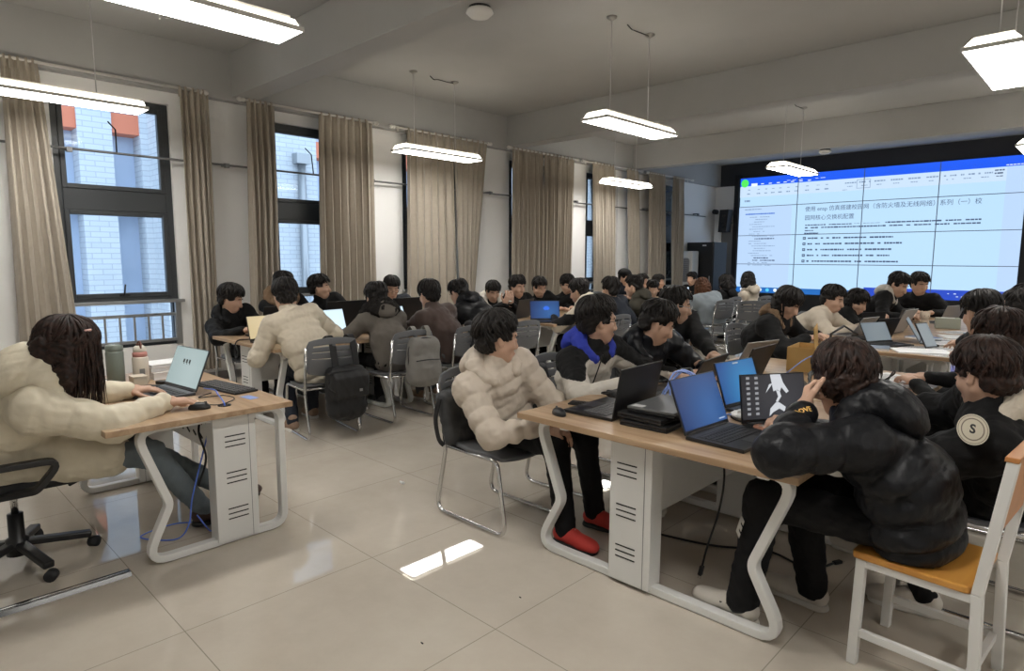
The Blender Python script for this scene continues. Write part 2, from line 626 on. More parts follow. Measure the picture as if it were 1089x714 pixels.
# curtain rods
RODS = [(-.55, 3.03), (3.51, 5.41), (5.74, 7.70), (8.22, 10.10), (10.34, 12.42), (12.70, 14.72)]
ORD = ['above the window by the woman in the cream coat', 'above the second window from the back', 'above the closed curtain pair behind the standing laptop row',
       'above the widest closed curtain', 'above the fifth window with one drawn curtain', 'nearest the dark front wall']
for i, (a, c) in enumerate(RODS):
    t = thing('curtain_rod', 'pale round curtain rod ' + ORD[i], 'curtain rod', (-8.0, a, 3.465), group='curtain rods')
    b = MB(); b.tube([(0, 0, 0), (0, c - a, 0)], .015, 10); b.build('pole', M_ROD, t)
    for y, s in ((0, -1), (c - a, 1)):
        b = MB(); b.lathe([(.012, -.03), (.026, -.02), (.026, .0), (.016, .01), (.03, .03), (.03, .05), (.01, .075)], (0, 0, 0), 14, axis='y')
        f = b.build('finial', M_ROD, t); f.location = (0, y, 0); f.scale = (1, s, 1)
    b = MB()
    for y in (.12, (c - a) - .12):
        b.bar((0, y, 0), (-.065, y, .0), .02, .02); b.box((-.06, y, 0), (.012, .04, .08))
    b.build('bracket', M_ROD, t)

def curtain(y0t, y1t, y0b, y1b, folds, label, z0=.18, amp=.055, seed=0):
    rnd = random.Random(seed)
    t = thing('curtain', label, 'curtain', (-8.0, y0t, 0))
    ph = [rnd.uniform(-.5, .5) for _ in range(folds + 2)]
    am = [rnd.uniform(.6, 1.25) for _ in range(folds + 2)]
    zt = 3.47
    nu, nv = folds * 12, 26
    def fn(u, v):
        z = zt + (z0 - zt) * v
        y = (y0t + (y1t - y0t) * u) * (1 - v) + (y0b + (y1b - y0b) * u) * v
        k = u * folds
        i = int(k)
        p = ph[i] * (1 - (k - i)) + ph[i + 1] * (k - i)
        a = am[i] * (1 - (k - i)) + am[i + 1] * (k - i)
        w = math.sin(2 * math.pi * k + p * v * 2)
        w = math.copysign(abs(w) ** (1.0 if v > .06 else 1.6), w)
        g = amp * a * (.55 + .45 * min(1, v * 4)) * (1 + .25 * math.sin(v * 5 + p * 6))
        dz = -.012 * math.cos(2 * math.pi * k) if v < .01 else 0
        return (g * w, y - y0t + .35 * g * math.sin(4 * math.pi * k + p * 3), z + dz)
    b = MB(); b.grid(fn, nu, nv)
    o = b.build('cloth', M_CURT, t, solid=.006, fix=False)
    for i in range(folds):                                # hooks that hang each pleat on the rod
        u = (i + .25) / folds
        x, y, z = fn(u, 0)
        b = MB(); b.bar((x * .4, y, zt - .10), (x * .3, y, zt + .02), .02, .03)
        b.build('pleat_hook', M_CURT, t)
    return t
curtain(1.17, 1.46, 1.14, 1.66, 5, 'beige curtain gathered beside the woman in the cream coat', seed=1)
curtain(2.77, 3.09, 2.77, 3.06, 5, 'narrow beige curtain bunched between the first two windows by a bare wall', seed=2, amp=.06)
curtain(3.56, 3.92, 3.51, 3.90, 5, 'narrow beige curtain on the near side of the second window', seed=3, amp=.06)
curtain(4.53, 5.36, 4.48, 5.36, 7, 'wide beige curtain with deep folds covering half of the second window', seed=4)
curtain(5.98, 6.90, 5.92, 6.98, 7, 'broad beige curtain behind the pendant lamp by the window wall', seed=5, amp=.05)
curtain(6.90, 7.66, 7.03, 7.28, 6, 'beige curtain pulled to a point towards its bottom', seed=6, amp=.04)
curtain(8.28, 9.12, 8.28, 9.10, 8, 'first half of the closed curtain pair covering the fourth window', seed=7)
curtain(9.14, 10.02, 9.12, 9.94, 8, 'second half of the closed curtain pair covering the fourth window', seed=8)
curtain(10.62, 11.42, 10.76, 11.62, 7, 'beige curtain drawn next to the thin strip of window light', seed=9)
curtain(11.84, 12.32, 12.06, 12.52, 4, 'narrow beige curtain hanging at the end of the fifth rod', seed=10)
curtain(12.74, 13.45, 12.86, 13.64, 7, 'beige curtain on the near half of the rod next to the front wall', seed=11)
curtain(13.80, 14.34, 13.92, 14.40, 6, 'beige curtain at the far end of the window wall beside the air conditioner', seed=12)

# building seen through the windows
FX = -16.0
t = thing('office_building', 'white tiled building with blue glass and orange panels outside the windows', 'building', (FX, 0, 0))
b = MB()
GL = [(1.2, 2.2), (2.7, 3.5), (4.14, 4.68), (6.0, 6.8), (8.95, 9.9), (11.6, 12.6), (14.4, 15.4), (17.5, 18.5)]
ys = [-6]
for a, c in GL:
    b.box((-.3, (ys[-1] + a) / 2, 3), (.6, a - ys[-1], 14)); ys.append(c)
b.box((-.3, (ys[-1] + 30) / 2, 3), (.6, 30 - ys[-1], 14))
b.box((.35, 5.45, 3), (.7, 1.25, 14))
b.build('facade', M_BRICK, t)
for a, c in GL:
    b = MB(); b.box((-.55, (a + c) / 2, 3), (.05, c - a, 14)); b.build('glazing', M_BLUEGLASS, t)
    b = MB(); b.box((-.3, (a + c) / 2, 4.42), (.5, c - a, .42)); b.build('orange_panel', M_ORANGE_P, t)
    b = MB(); b.box((-.35, (a + c) / 2, 2.55), (.5, c - a, .22)); b.build('spandrel', mat('pale_spandrel', (.62, .64, .68), .6), t)
b = MB(); b.tube([(.12, 8.45, -3), (.12, 8.45, 4.0)], .10, 12); b.box((.1, 8.45, 4.1), (.34, .4, .26)); b.build('downpipe', M_RAIL, t)
b = MB(); b.box((-12.5, 8, -3.5), (8.2, 60, .2)); o = b.build('ground_outside', mat('pale_paving', (.45, .45, .45), .9)); struct(o)

# ------------------------------------------------------------------ ceiling lamps
def lamp_proto(label, loc):
    t = thing('pendant_lamp', label, 'lamp', loc, group='pendant lamps')
    L, W = 1.36, .32
    b = MB(); b.box((0, 0, .0), (W, L, .012)); b.build('diffuser', M_LAMPON, t)
    b = MB()                                     # prismatic ribs on the underside
    b.box((W / 2 + .005, 0, .008), (.012, L + .02, .03)); b.box((-W / 2 - .005, 0, .008), (.012, L + .02, .03))
    b.box((0, L / 2 + .005, .008), (W, .012, .03)); b.box((0, -L / 2 - .005, .008), (W, .012, .03))
    b.build('frame', M_LAMPW, t, bevel=.003)
    b = MB(); b.prism([(-W / 2, .025), (W / 2, .025), (W / 2 - .05, .075), (-W / 2 + .05, .075)], -L / 2 + .02, L / 2 - .02, plane='xz')
    b.build('lit_side', M_LAMPEDGE, t)
    b = MB(); b.box((0, 0, .082), (W - .10, L - .10, .016)); b.build('housing', M_LAMPW, t)
    for y in (-.42, .30):
        b = MB(); b.tube([(0, y, .09), (0, y, CZ - loc[2])], .005, 6); b.build('suspension_wire', M_CABLE_W, t)
        b = MB(); b.lathe([(.055, 0), (.055, -.012), (.02, -.035)], (0, y, CZ - loc[2]), 16); b.build('ceiling_cap', mat('cap_metal', (.35, .34, .32), .4, .6), t)
    b = MB(); z = CZ - loc[2]
    b.tube(spline([(0, .30, z - .02), (.02, .16, z - .035), (-.02, .02, z - .02), (.03, -.10, z - .05), (.0, -.14, z - .005)], 6), .006, 6)
    b.build('feed_wire', M_CABLE_K, t)
    return t
L0 = lamp_proto('lit rectangular pendant lamp hanging before the broad closed curtain', (-7.05, 5.82, 2.95))
for loc, lab in (((-7.05, 1.42, 2.95), 'lit pendant lamp in front of the window beside the cream-coated woman'),
                 ((-4.0, 1.40, 2.95), 'lit pendant lamp high up, cut by the top edge of the view'),
                 ((-4.03, 6.05, 2.95), 'lit rectangular pendant lamp in the middle of the room'),
                 ((-7.15, 10.6, 2.95), 'small lit pendant lamp hanging low before the far curtains'),
                 ((-4.05, 10.75, 2.95), 'lit pendant lamp hanging just before the video wall corner'),
                 ((-.78, 6.05, 2.95), 'large lit pendant lamp over the right-hand tables with two short wires'),
                 ((-.98, 10.9, 2.95), 'lit pendant lamp half out of view in front of the video wall'),
                 ((-.9, 1.40, 2.95), 'lit pendant lamp above the camera'),
                 ((2.3, 1.40, 2.95), 'lit pendant lamp out of view by the opposite wall, back row'),
                 ((2.3, 6.05, 2.95), 'lit pendant lamp out of view by the opposite wall, middle row'),
                 ((2.3, 10.8, 2.95), 'lit pendant lamp out of view by the opposite wall, front row')):
    dup(L0, loc, label=lab)

for loc, lab in (((-3.82, 3.58, 3.49), 'round white smoke detector under the first grey beam'), ((-4.1, 12.32, 3.49), 'small round white detector under the beam near the video wall')):
    t = thing('smoke_detector', lab, 'smoke detector', loc)
    b = MB(); b.lathe([(.085, 0), (.085, -.02), (.07, -.025)], (0, 0, 0), 20); b.build('base_ring', M_BLACKM, t)
    b = MB(); b.lathe([(.098, -.022), (.108, -.045), (.075, -.075), (.01, -.088)], (0, 0, 0), 24); b.build('cover', M_LAMPW, t)

# ------------------------------------------------------------------ video wall
def emi(name, col, s=1.0):
    m = bpy.data.materials.new(name); m.use_nodes = True
    nt, p = nodes(m)
    p.inputs['Base Color'].default_value = (.01, .01, .01, 1)
    p.inputs['Roughness'].default_value = .35
    p.inputs['Emission Color'].default_value = (*col, 1)
    p.inputs['Emission Strength'].default_value = s * SCREEN_E
    return m
E_PAGE = emi('screen_page', (.50, .74, .98))
E_SIDE = emi('screen_side', (.50, .68, .94))
E_RIB = emi('screen_ribbon', (.60, .76, .95))
E_BLUE = emi('screen_title_blue', (.015, .11, .90))
E_TASK = emi('screen_task_blue', (.02, .15, .50))
E_TASK2 = emi('screen_task_royal', (.02, .07, .55))
E_INK = emi('screen_ink', (.05, .08, .16))
E_INK2 = emi('screen_pale_ink', (.22, .32, .48))
E_GREEN = emi('screen_green', (.10, .85, .12))
E_WHITE = emi('screen_white', (.85, .93, 1.0))
E_SEAM = emi('screen_seam', (.06, .08, .12))
VW = thing('video_wall', 'large video wall of tiled displays showing a blue-white text document', 'video wall', (0, 16.36, 0))
VX0, VX1, VZ0, VZ1 = -7.49, -1.60, .66, 3.605
cw, chh = (VX1 - VX0) / 4, (VZ1 - VZ0) / 4
b = MB(); b.box(((VX0 + VX1) / 2, .02, (VZ0 + VZ1) / 2), (VX1 - VX0 + .06, .03, VZ1 - VZ0 + .06)); b.box(((VX0 + VX1) / 2, .0, VZ0 / 2), (VX1 - VX0 + .4, .07, VZ0 - .04))
b.build('casing', M_BLACKM, VW)
for i in range(4):
    for j in range(4):
        b = MB(); b.box((VX0 + cw * (i + .5), 0, VZ0 + chh * (j + .5)), (cw - .016, .02, chh - .016)); b.build('display_panel', E_PAGE, VW)
def flat(name, x0, x1, z0, z1, m, d=.013, lean=0):
    b = MB(); b.box(((x0 + x1) / 2, -d, (z0 + z1) / 2), (x1 - x0, .002, z1 - z0)); return b.build(name, m, VW)
flat('side_pane', VX0, -6.14, .82, 2.88, E_SIDE, .0115)
flat('page_margin', -1.93, VX1, .82, 3.38, E_SIDE, .0115)
flat('ribbon', VX0, -1.93, 3.12, 3.39, E_RIB, .0115)
flat('title_bar', VX0, VX1, 3.40, VZ1, E_BLUE, .012)
flat('task_bar', VX0, -4.4, VZ0, .80, E_TASK, .012)
flat('task_bar', -4.4, VX1, VZ0, .88, E_TASK2, .012)
b = MB(); b.lathe([(.10, -.002), (.10, .002)], (-7.37, -.0145, 3.475), 24, axis='y'); b.build('green_icon', E_GREEN, VW)
flat('active_tab', -7.20, -7.04, 3.385, 3.46, E_WHITE, .0135)
for k, x in enumerate((-6.95, -6.75, -6.55, -6.38, -6.2, -6.0, -5.8)):
    flat('tab_mark', x, x + .08, 3.425, 3.445, E_WHITE, .0135)
rnd = random.Random(5)
def dashes(name, x0, x1, z, h, m, wmin=.03, wmax=.10, gap=.012, breaks=.12):
    """a row of tiny unreadable marks, one mesh"""
    b = MB(); x = x0
    while x < x1 - .01:
        w = min(rnd.uniform(wmin, wmax), x1 - x)
        hh = h * rnd.uniform(.7, 1)
        b.box((x + w / 2, -.0135, z), (w, .002, hh))
        x += w + (gap if rnd.random() > breaks else gap * 6)
    return b.build(name, m, VW)
for x in (-7.30, -7.05, -6.85, -6.68, -6.5, -6.3, -6.1, -5.85, -5.6, -5.4):
    dashes('ribbon_icon', x, x + .09, 3.20, .03, E_INK2); dashes('ribbon_icon', x + .02, x + .08, 3.30, .02, E_INK2)
for x in (-4.95, -4.65, -4.33, -4.0, -3.66, -3.32, -3.0, -2.7, -2.4):
    dashes('style_name', x, x + .24, 3.30, .035, E_INK2, .02, .06); dashes('style_name', x + .05, x + .18, 3.22, .02, E_INK2, .02, .05)
dashes('style_name', -2.13, -1.97, 3.34, .03, E_INK); dashes('style_name', -2.13, -1.97, 3.28, .03, E_INK); dashes('style_name', -2.1, -1.97, 3.22, .02, E_INK)
b = MB()
for (x0, x1, z0, z1) in ((-4.70, -4.41, 3.16, 3.17), (-4.70, -4.41, 3.35, 3.36), (-4.70, -4.69, 3.16, 3.36), (-4.42, -4.41, 3.16, 3.36)):
    b.box(((x0 + x1) / 2, -.0135, (z0 + z1) / 2), (x1 - x0, .002, z1 - z0))
b.build('style_box', E_INK2, VW)
dashes('caption', -5.0, -4.9, 3.145, .015, E_INK2); dashes('caption', -6.3, -5.2, 3.47, .012, E_WHITE, .05, .12, .05)
dashes('caption', -1.95, -1.66, 3.43, .02, E_WHITE, .03, .05)
dashes('pane_heading', -7.34, -6.9, 2.80, .025, E_INK2); dashes('pane_heading', -7.36, -7.2, 3.02, .05, E_INK2)
dashes('outline_entry', -7.32, -6.56, 2.68, .04, emi('screen_hl', (.12, .25, .70)), .03, .08, .004, 0)
for k in range(21):
    z = 2.60 - k * .0615
    x0 = (-7.12, -7.05, -7.08, -7.2)[k % 4 if k % 5 else 3]
    dashes('outline_entry', x0, x0 + rnd.uniform(.25, .62), z, .018 if k not in (9, 17, 18) else .03, E_INK2 if k not in (9, 17, 18) else E_INK, .03, .08)
for body, x0, z, wid in (('使用 ensp 仿真搭建校园网（含防火墙及无线网络）系列（一）校', -5.82, 2.735, 3.52), ('园网核心交换机配置', -5.82, 2.525, 1.10)):
    tm = text_mesh(body, .135, 'document_title', E_INK, VW, .001, 'LEFT', 0.0)
    tm.rotation_euler = (R(90), 0, 0)
    xs = [v.co.x for v in tm.data.vertices]
    s = wid / (max(xs) - min(xs)) if xs else 1
    tm.scale = (s, min(1.0, s * 1.05), 1)
    tm.location = (x0, -.014, z)
dashes('paragraph_line', -5.80, -4.75, 2.355, .03, E_INK); dashes('paragraph_line', -4.7, -4.15, 2.36, .01, E_INK, .04, .1); dashes('paragraph_line', -4.05, -2.28, 2.365, .035, E_INK)
dashes('paragraph_line', -5.80, -2.28, 2.29, .035, E_INK); dashes('paragraph_line', -5.80, -5.60, 2.222, .025, E_INK)
dashes('paragraph_line', -5.81, -5.48, 2.15, .045, E_INK, .03, .06, .006, 0)
for z, xr in ((2.037, -3.87), (1.90, -3.69), (1.76, -3.89), (1.62, -3.92), (1.48, -3.74)):
    flat('bullet', -5.835, -5.765, z - .033, z + .033, E_INK, .0135)
    flat('bullet_tick', -5.82, -5.785, z - .008, z + .008, E_PAGE, .0145)
    dashes('bullet_line', -5.72, xr, z, .042, E_INK, .03, .09, .012, .15)
for x, m in ((-7.33, E_WHITE), (-7.1, E_WHITE), (-6.84, E_WHITE), (-6.65, emi('icon_cyan', (.1, .6, .9))), (-6.45, E_WHITE), (-6.25, emi('icon_dark', (.05, .05, .5))), (-5.88, emi('icon_teal', (.2, .7, .8)))):
    b = MB(); b.lathe([(.045, -.002), (.045, .002)], (x, -.0135, .735), 16, axis='y'); b.build('task_icon', m, VW)
dashes('task_mark', -3.5, -1.9, .80, .02, E_WHITE, .02, .06, .08, .5); dashes('task_mark', -2.6, -2.0, .74, .02, E_WHITE, .02, .05, .05, .4)
for i in range(1, 4):
    flat('seam', VX0 + cw * i - .009, VX0 + cw * i + .009, VZ0, VZ1, E_SEAM, .0155)
    flat('seam', VX0, VX1, VZ0 + chh * i - .007, VZ0 + chh * i + .007, E_SEAM, .0155)
b = MB(); b.box((-1.44, -.01, 2.1), (.24, .09, 3.5)); b.box((-7.57, -.01, 1.9), (.12, .09, 3.6)); b.build('side_cheek', M_BLACKM, VW)

# front corner: cabinet, air conditioner, loudspeaker, camera, wall panel
t = thing('equipment_cabinet', 'tall black equipment cabinet in the front corner behind the air conditioner', 'cabinet', (-7.80, 15.25, 0))
b = MB(); b.box((0, 0, .97), (.74, .7, 1.94)); b.build('body', M_BLACKM, t, bevel=.015)
b = MB(); b.box((0, -.36, .97), (.69, .02, 1.84)); d = b.build('door', M_BLACKP, t, bevel=.006)
b = MB(); b.box((.28, -.38, 1.0), (.025, .02, .2)); b.build('handle', M_RAIL, d)
b = MB(); b.box((.12, -.375, 1.86), (.10, .006, .03)); b.build('badge', M_STICKER, t)
t = thing('air_conditioner', 'white floor-standing air conditioner by the last curtain', 'air conditioner', (-7.95, 14.62, 0))
b = MB(); b.box((0, 0, .86), (.36, .32, 1.72)); b.build('body', mat('ac_white', (.62, .62, .61), .4), t, bevel=.03, seg=3)
b = MB()
prof = fillet([(-.10, .95), (.10, .95), (.10, 1.55), (-.10, 1.55)], .09, 6, True)
b.prism([(p[0], p[1]) for p in prof], -.175, -.155, plane='xz'); g = b.build('air_grille', mat('ac_grey', (.25, .25, .26), .5), t)
b = MB()
for k in range(12):
    b.box((0, -.178, 1.0 + k * .045), (.14, .006, .012))
b.build('louvre', mat('ac_dark', (.10, .10, .105), .5), g)
t = thing('wall_loudspeaker', 'black loudspeaker tilted on the wall beside the video wall', 'loudspeaker', (-7.78, 16.15, 2.53))
b = MB(); b.prism([(-.13, -.30), (.10, -.30), (.15, .28), (-.10, .28)], -.13, .12, plane='xz'); b.build('cabinet', M_BLACKM, t, bevel=.01)
b = MB(); b.lathe([(.085, -.01), (.085, .01), (.03, -.02)], (0, -.135, -.12), 18, axis='y'); b.lathe([(.04, -.01), (.04, .01)], (.02, -.135, .12), 16, axis='y'); b.build('driver', M_BLACKP, t)
b = MB(); b.bar((0, .12, 0), (0, .25, 0), .05, .05); b.box((0, .245, 0), (.12, .01, .18)); b.build('bracket', M_BLACKM, t)
t = thing('wall_camera', 'small dark camera fixed high in the front wall corner', 'camera', (-8.06, 16.2, 2.77))
b = MB(); b.lathe([(.05, -.1), (.065, -.08), (.065, .06), (.03, .1)], (0, -.04, .0), 16, axis='y'); b.build('body', M_BLACKM, t)
b = MB(); b.bar((0, .0, -.02), (.10, .2, -.12), .03, .03); b.box((.1, .19, -.12), (.12, .02, .06)); b.build('bracket', M_STICKER, t)
b = MB(); b.box((-7.86, 16.355, 1.64), (.46, .09, 1.68)); o = b.build('wall_panel', M_MIDGREY); tag(o, 'tall grey panel on the front wall left of the screen edge', 'panel')
b = MB(); b.box((-8.02, 16.30, 2.2), (.16, .2, .55)); o = b.build('junction_box', M_WALL, bevel=.01); tag(o, 'white box on the front wall corner below the small camera', 'box')
# ------------------------------------------------------------------ implicit surfaces (soft things: bodies, clothes, bags)
class SDF:
    """smooth union of tapered limbs, ellipsoids and boxes, turned into ONE mesh by surface nets"""
    def __init__(self, h):
        self.h = h
        self.pr = []

    def _add(self, lo, hi, fn, k, op):
        self.pr.append((np.minimum(lo, hi), np.maximum(lo, hi), fn, k, op))

    def cap(self, a, b, ra, rb=None, k=.03, op='u', quilt=None, lat=None, rl=None):
        """tapered limb from a to b; lat, rl = (direction, width factors at a and b) makes it elliptical; quilt = (pitch, depth, phase)"""
        a, b = np.array(a, float), np.array(b, float)
        rb = ra if rb is None else rb
        d = b - a
        L2 = float(d @ d) or 1e-9
        L = math.sqrt(L2)
        f0, f1 = (rl if rl else (1, 1))
        m = max(ra * max(1, f0), rb * max(1, f1)) + (quilt[1] if quilt else 0)
        def fn(X, Y, Z):
            px, py, pz = X - a[0], Y - a[1], Z - a[2]
            traw = (px * d[0] + py * d[1] + pz * d[2]) / L2
            t = np.clip(traw, 0, 1)
            qx, qy, qz = px - t * d[0], py - t * d[1], pz - t * d[2]
            r = ra + (rb - ra) * t
            if quilt:
                r = r + quilt[1] * (np.abs(np.sin(np.pi * (traw * L + quilt[2]) / quilt[0])) ** .7 - .65)
            if lat is not None:
                ql = qx * lat[0] + qy * lat[1] + qz * lat[2]
                s = f0 + (f1 - f0) * t
                q2 = qx * qx + qy * qy + qz * qz - ql * ql
                return (np.sqrt(np.maximum(q2, 0) + (ql / s) ** 2) - r) * np.minimum(1, s)
            return np.sqrt(qx * qx + qy * qy + qz * qz) - r
        self._add(np.minimum(a, b) - m, np.maximum(a, b) + m, fn, k, op)

    def ell(self, c, rad, ax=None, k=.03, op='u'):
        c = np.array(c, float)
        A = np.eye(3) if ax is None else np.array(ax, float)
        rad = np.array(rad, float)
        m = np.sqrt(((A * rad[:, None]) ** 2).sum(0))
        def fn(X, Y, Z):
            px, py, pz = X - c[0], Y - c[1], Z - c[2]
            k0 = 0
            k1 = 0
            for i in range(3):
                q = px * A[i, 0] + py * A[i, 1] + pz * A[i, 2]
                k0 = k0 + (q / rad[i]) ** 2
                k1 = k1 + (q / rad[i] ** 2) ** 2
            k0 = np.sqrt(k0)
            return k0 * (k0 - 1) / np.maximum(np.sqrt(k1), 1e-6)
        self._add(c - m, c + m, fn, k, op)

    def box(self, c, half, ax=None, rnd=.01, k=.01, op='u'):
        c = np.array(c, float)
        A = np.eye(3) if ax is None else np.array(ax, float)
        half = np.array(half, float)
        m = (np.abs(A) * half[:, None]).sum(0)
        def fn(X, Y, Z):
            px, py, pz = X - c[0], Y - c[1], Z - c[2]
            q = [np.abs(px * A[i, 0] + py * A[i, 1] + pz * A[i, 2]) - half[i] + rnd for i in range(3)]
            out = np.sqrt(sum(np.maximum(v, 0) ** 2 for v in q))
            return out + np.minimum(np.maximum(np.maximum(q[0], q[1]), q[2]), 0) - rnd
        self._add(c - m, c + m, fn, k, op)

    def plane(self, p, n, k=.0):
        """cut away the side that n points to (applied everywhere)"""
        p, n = np.array(p, float), np.array(n, float)
        self.pr.append((None, None, lambda X, Y, Z: (X - p[0]) * n[0] + (Y - p[1]) * n[1] + (Z - p[2]) * n[2], k, 'cut'))

    def field(self, noise=None):
        h = self.h
        los = [p[0] for p in self.pr if p[4] == 'u']
        his = [p[1] for p in self.pr if p[4] == 'u']
        lo = np.min(los, 0) - .05
        hi = np.max(his, 0) + .05
        n = np.ceil((hi - lo) / h).astype(int) + 1
        self.lo = lo
        F = np.full(n, 1.0, np.float32)
        xs = [(lo[i] + h * np.arange(n[i])).astype(np.float32) for i in range(3)]
        for pl, ph, fn, k, op in self.pr:
            if pl is None:
                sl = [slice(0, n[i]) for i in range(3)]
            else:
                m = k + 3 * h + .012
                i0 = np.maximum(np.floor((pl - m - lo) / h).astype(int), 0)
                i1 = np.minimum(np.ceil((ph + m - lo) / h).astype(int) + 1, n)
                if (i1 <= i0).any():
                    continue
                sl = [slice(i0[i], i1[i]) for i in range(3)]
            D = fn(xs[0][sl[0]][:, None, None], xs[1][sl[1]][None, :, None], xs[2][sl[2]][None, None, :])
            G = F[tuple(sl)]
            if op == 'u':
                if k > 0:
                    q = np.maximum(k - np.abs(G - D), 0) / k
                    F[tuple(sl)] = np.minimum(G, D) - q * q * k * .25
                else:
                    F[tuple(sl)] = np.minimum(G, D)
            else:
                D = -D if op == 's' else D
                if k > 0:
                    q = np.maximum(k - np.abs(G - D), 0) / k
                    F[tuple(sl)] = np.maximum(G, D) + q * q * k * .25
                else:
                    F[tuple(sl)] = np.maximum(G, D)
        if noise:
            amp, wl, seed = noise
            rs = np.random.RandomState(seed)
            for s in range(8):
                if s and wl * (1.0, .8, .6, .45, .33, .24, .19, .15)[s] < 3.6 * h:
                    break
                w = rs.normal(size=3); w /= np.linalg.norm(w)
                v = rs.normal(size=3); v /= np.linalg.norm(v)
                kk = 2 * math.pi / (wl * (1.0, .8, .6, .45, .33, .24, .19, .15)[s])
                ph = rs.uniform(0, 6.28, 3)
                A = (xs[0][:, None, None] * w[0] + xs[1][None, :, None] * w[1] + xs[2][None, None, :] * w[2]) * kk + ph[0]
                B = (xs[0][:, None, None] * v[0] + xs[1][None, :, None] * v[1] + xs[2][None, None, :] * v[2]) * kk * .7 + ph[1]
                F += (amp * (1, .8, .7, .5, .4, .32, .26, .2)[s] / 2.2) * np.sin(A + 1.3 * np.sin(B)).astype(np.float32)
        return F

    def mesh(self, noise=None):
        h = self.h
        F = self.field(noise)
        lo = self.lo
        F[0], F[-1] = 1, 1
        F[:, 0], F[:, -1] = 1, 1
        F[:, :, 0], F[:, :, -1] = 1, 1
        S = F < 0
        n = np.array(F.shape)
        c = np.zeros(n - 1, np.uint8)
        for i in (0, 1):
            for j in (0, 1):
                for k in (0, 1):
                    c += S[i:n[0] - 1 + i, j:n[1] - 1 + j, k:n[2] - 1 + k]
        act = np.argwhere((c > 0) & (c < 8))
        ids = np.full(n - 1, -1, np.int32)
        ids[act[:, 0], act[:, 1], act[:, 2]] = np.arange(len(act))
        cor = [(i, j, k) for i in (0, 1) for j in (0, 1) for k in (0, 1)]
        val = np.stack([F[act[:, 0] + i, act[:, 1] + j, act[:, 2] + k] for i, j, k in cor], 1)
        acc = np.zeros((len(act), 3)); cnt = np.zeros(len(act))
        for a in range(8):
            for bb in range(a + 1, 8):
                da = np.array(cor[bb]) - np.array(cor[a])
                if np.abs(da).sum() != 1:
                    continue
                va, vb = val[:, a], val[:, bb]
                m = (va < 0) != (vb < 0)
                t = np.where(m, va / np.where(m, va - vb, 1), 0)
                acc += np.where(m[:, None], np.array(cor[a]) + t[:, None] * da, 0)
                cnt += m
        V = lo + h * (act + acc / cnt[:, None])
        Q = []
        for ax in range(3):
            sl0 = [slice(1, n[i] - 1) for i in range(3)]
            sl1 = [slice(1, n[i] - 1) for i in range(3)]
            sl0[ax] = slice(0, n[ax] - 1)
            sl1[ax] = slice(1, n[ax])
            s0, s1 = S[tuple(sl0)], S[tuple(sl1)]
            e = np.argwhere(s0 != s1)
            off = np.array([1, 1, 1]); off[ax] = 0
            e2 = e + off
            u, v = (ax + 1) % 3, (ax + 2) % 3
            du = np.zeros(3, int); du[u] = 1
            dv = np.zeros(3, int); dv[v] = 1
            q = np.stack([ids[tuple((e2 - o).T)] for o in (du * 0, du, du + dv, dv)], 1)
            fl = s1[tuple(e.T)]
            q[fl] = q[fl][:, ::-1]
            Q.append(q)
        return V, np.concatenate(Q)

def np_mesh(name, V, Q, mats, parent=None, mi=None, smooth=True):
    me = bpy.data.meshes.new(name)
    nv, nf = len(V), len(Q)
    me.vertices.add(nv)
    me.vertices.foreach_set('co', np.ascontiguousarray(V, np.float32).ravel())
    me.loops.add(nf * 4)
    me.polygons.add(nf)
    me.loops.foreach_set('vertex_index', np.ascontiguousarray(Q, np.int32).ravel())
    me.polygons.foreach_set('loop_start', np.arange(0, nf * 4, 4, dtype=np.int32))
    me.polygons.foreach_set('loop_total', np.full(nf, 4, np.int32))
    me.polygons.foreach_set('use_smooth', np.full(nf, smooth, bool))
    if not isinstance(mats, (list, tuple)):
        mats = [mats]
    for m in mats:
        me.materials.append(m)
    if mi is not None:
        me.polygons.foreach_set('material_index', mi.astype(np.int32))
    me.update(calc_edges=True)
    me.validate()
    o = bpy.data.objects.new(name, me)
    link(o, parent)
    return o

def sdf_obj(s, name, mats, parent=None, noise=None, zones=None, smooth_it=0):
    V, Q = s.mesh(noise)
    for _ in range(smooth_it):                            # Laplacian
        A = np.zeros_like(V); c = np.zeros(len(V))
        for i in range(4):
            for j in (1, 3):
                np.add.at(A, Q[:, i], V[Q[:, (i + j) % 4]]); np.add.at(c, Q[:, i], 1)
        V = .5 * V + .5 * A / np.maximum(c, 1)[:, None]
    mi = None
    if zones is not None:
        mi = zones(V[Q].mean(1))
    return np_mesh(name, V, Q, mats, parent, mi)

def nrm(v):
    v = np.array(v, float)
    return v / (np.linalg.norm(v) or 1)
# ------------------------------------------------------------------ tables
def frame_loop(half_l, half_r, knee_l, knee_r, z=.705):
    pts = [(-half_l, z), (half_r, z)]
    if knee_r:
        pts += [(half_r - knee_r, .30), (half_r - .01, .022)]
    else:
        pts += [(half_r, .022)]
    pts += [(-half_l + (.01 if knee_l else 0), .022)]
    if knee_l:
        pts += [(-half_l + knee_l, .30)]
    return fillet(pts, .075, 6, True)

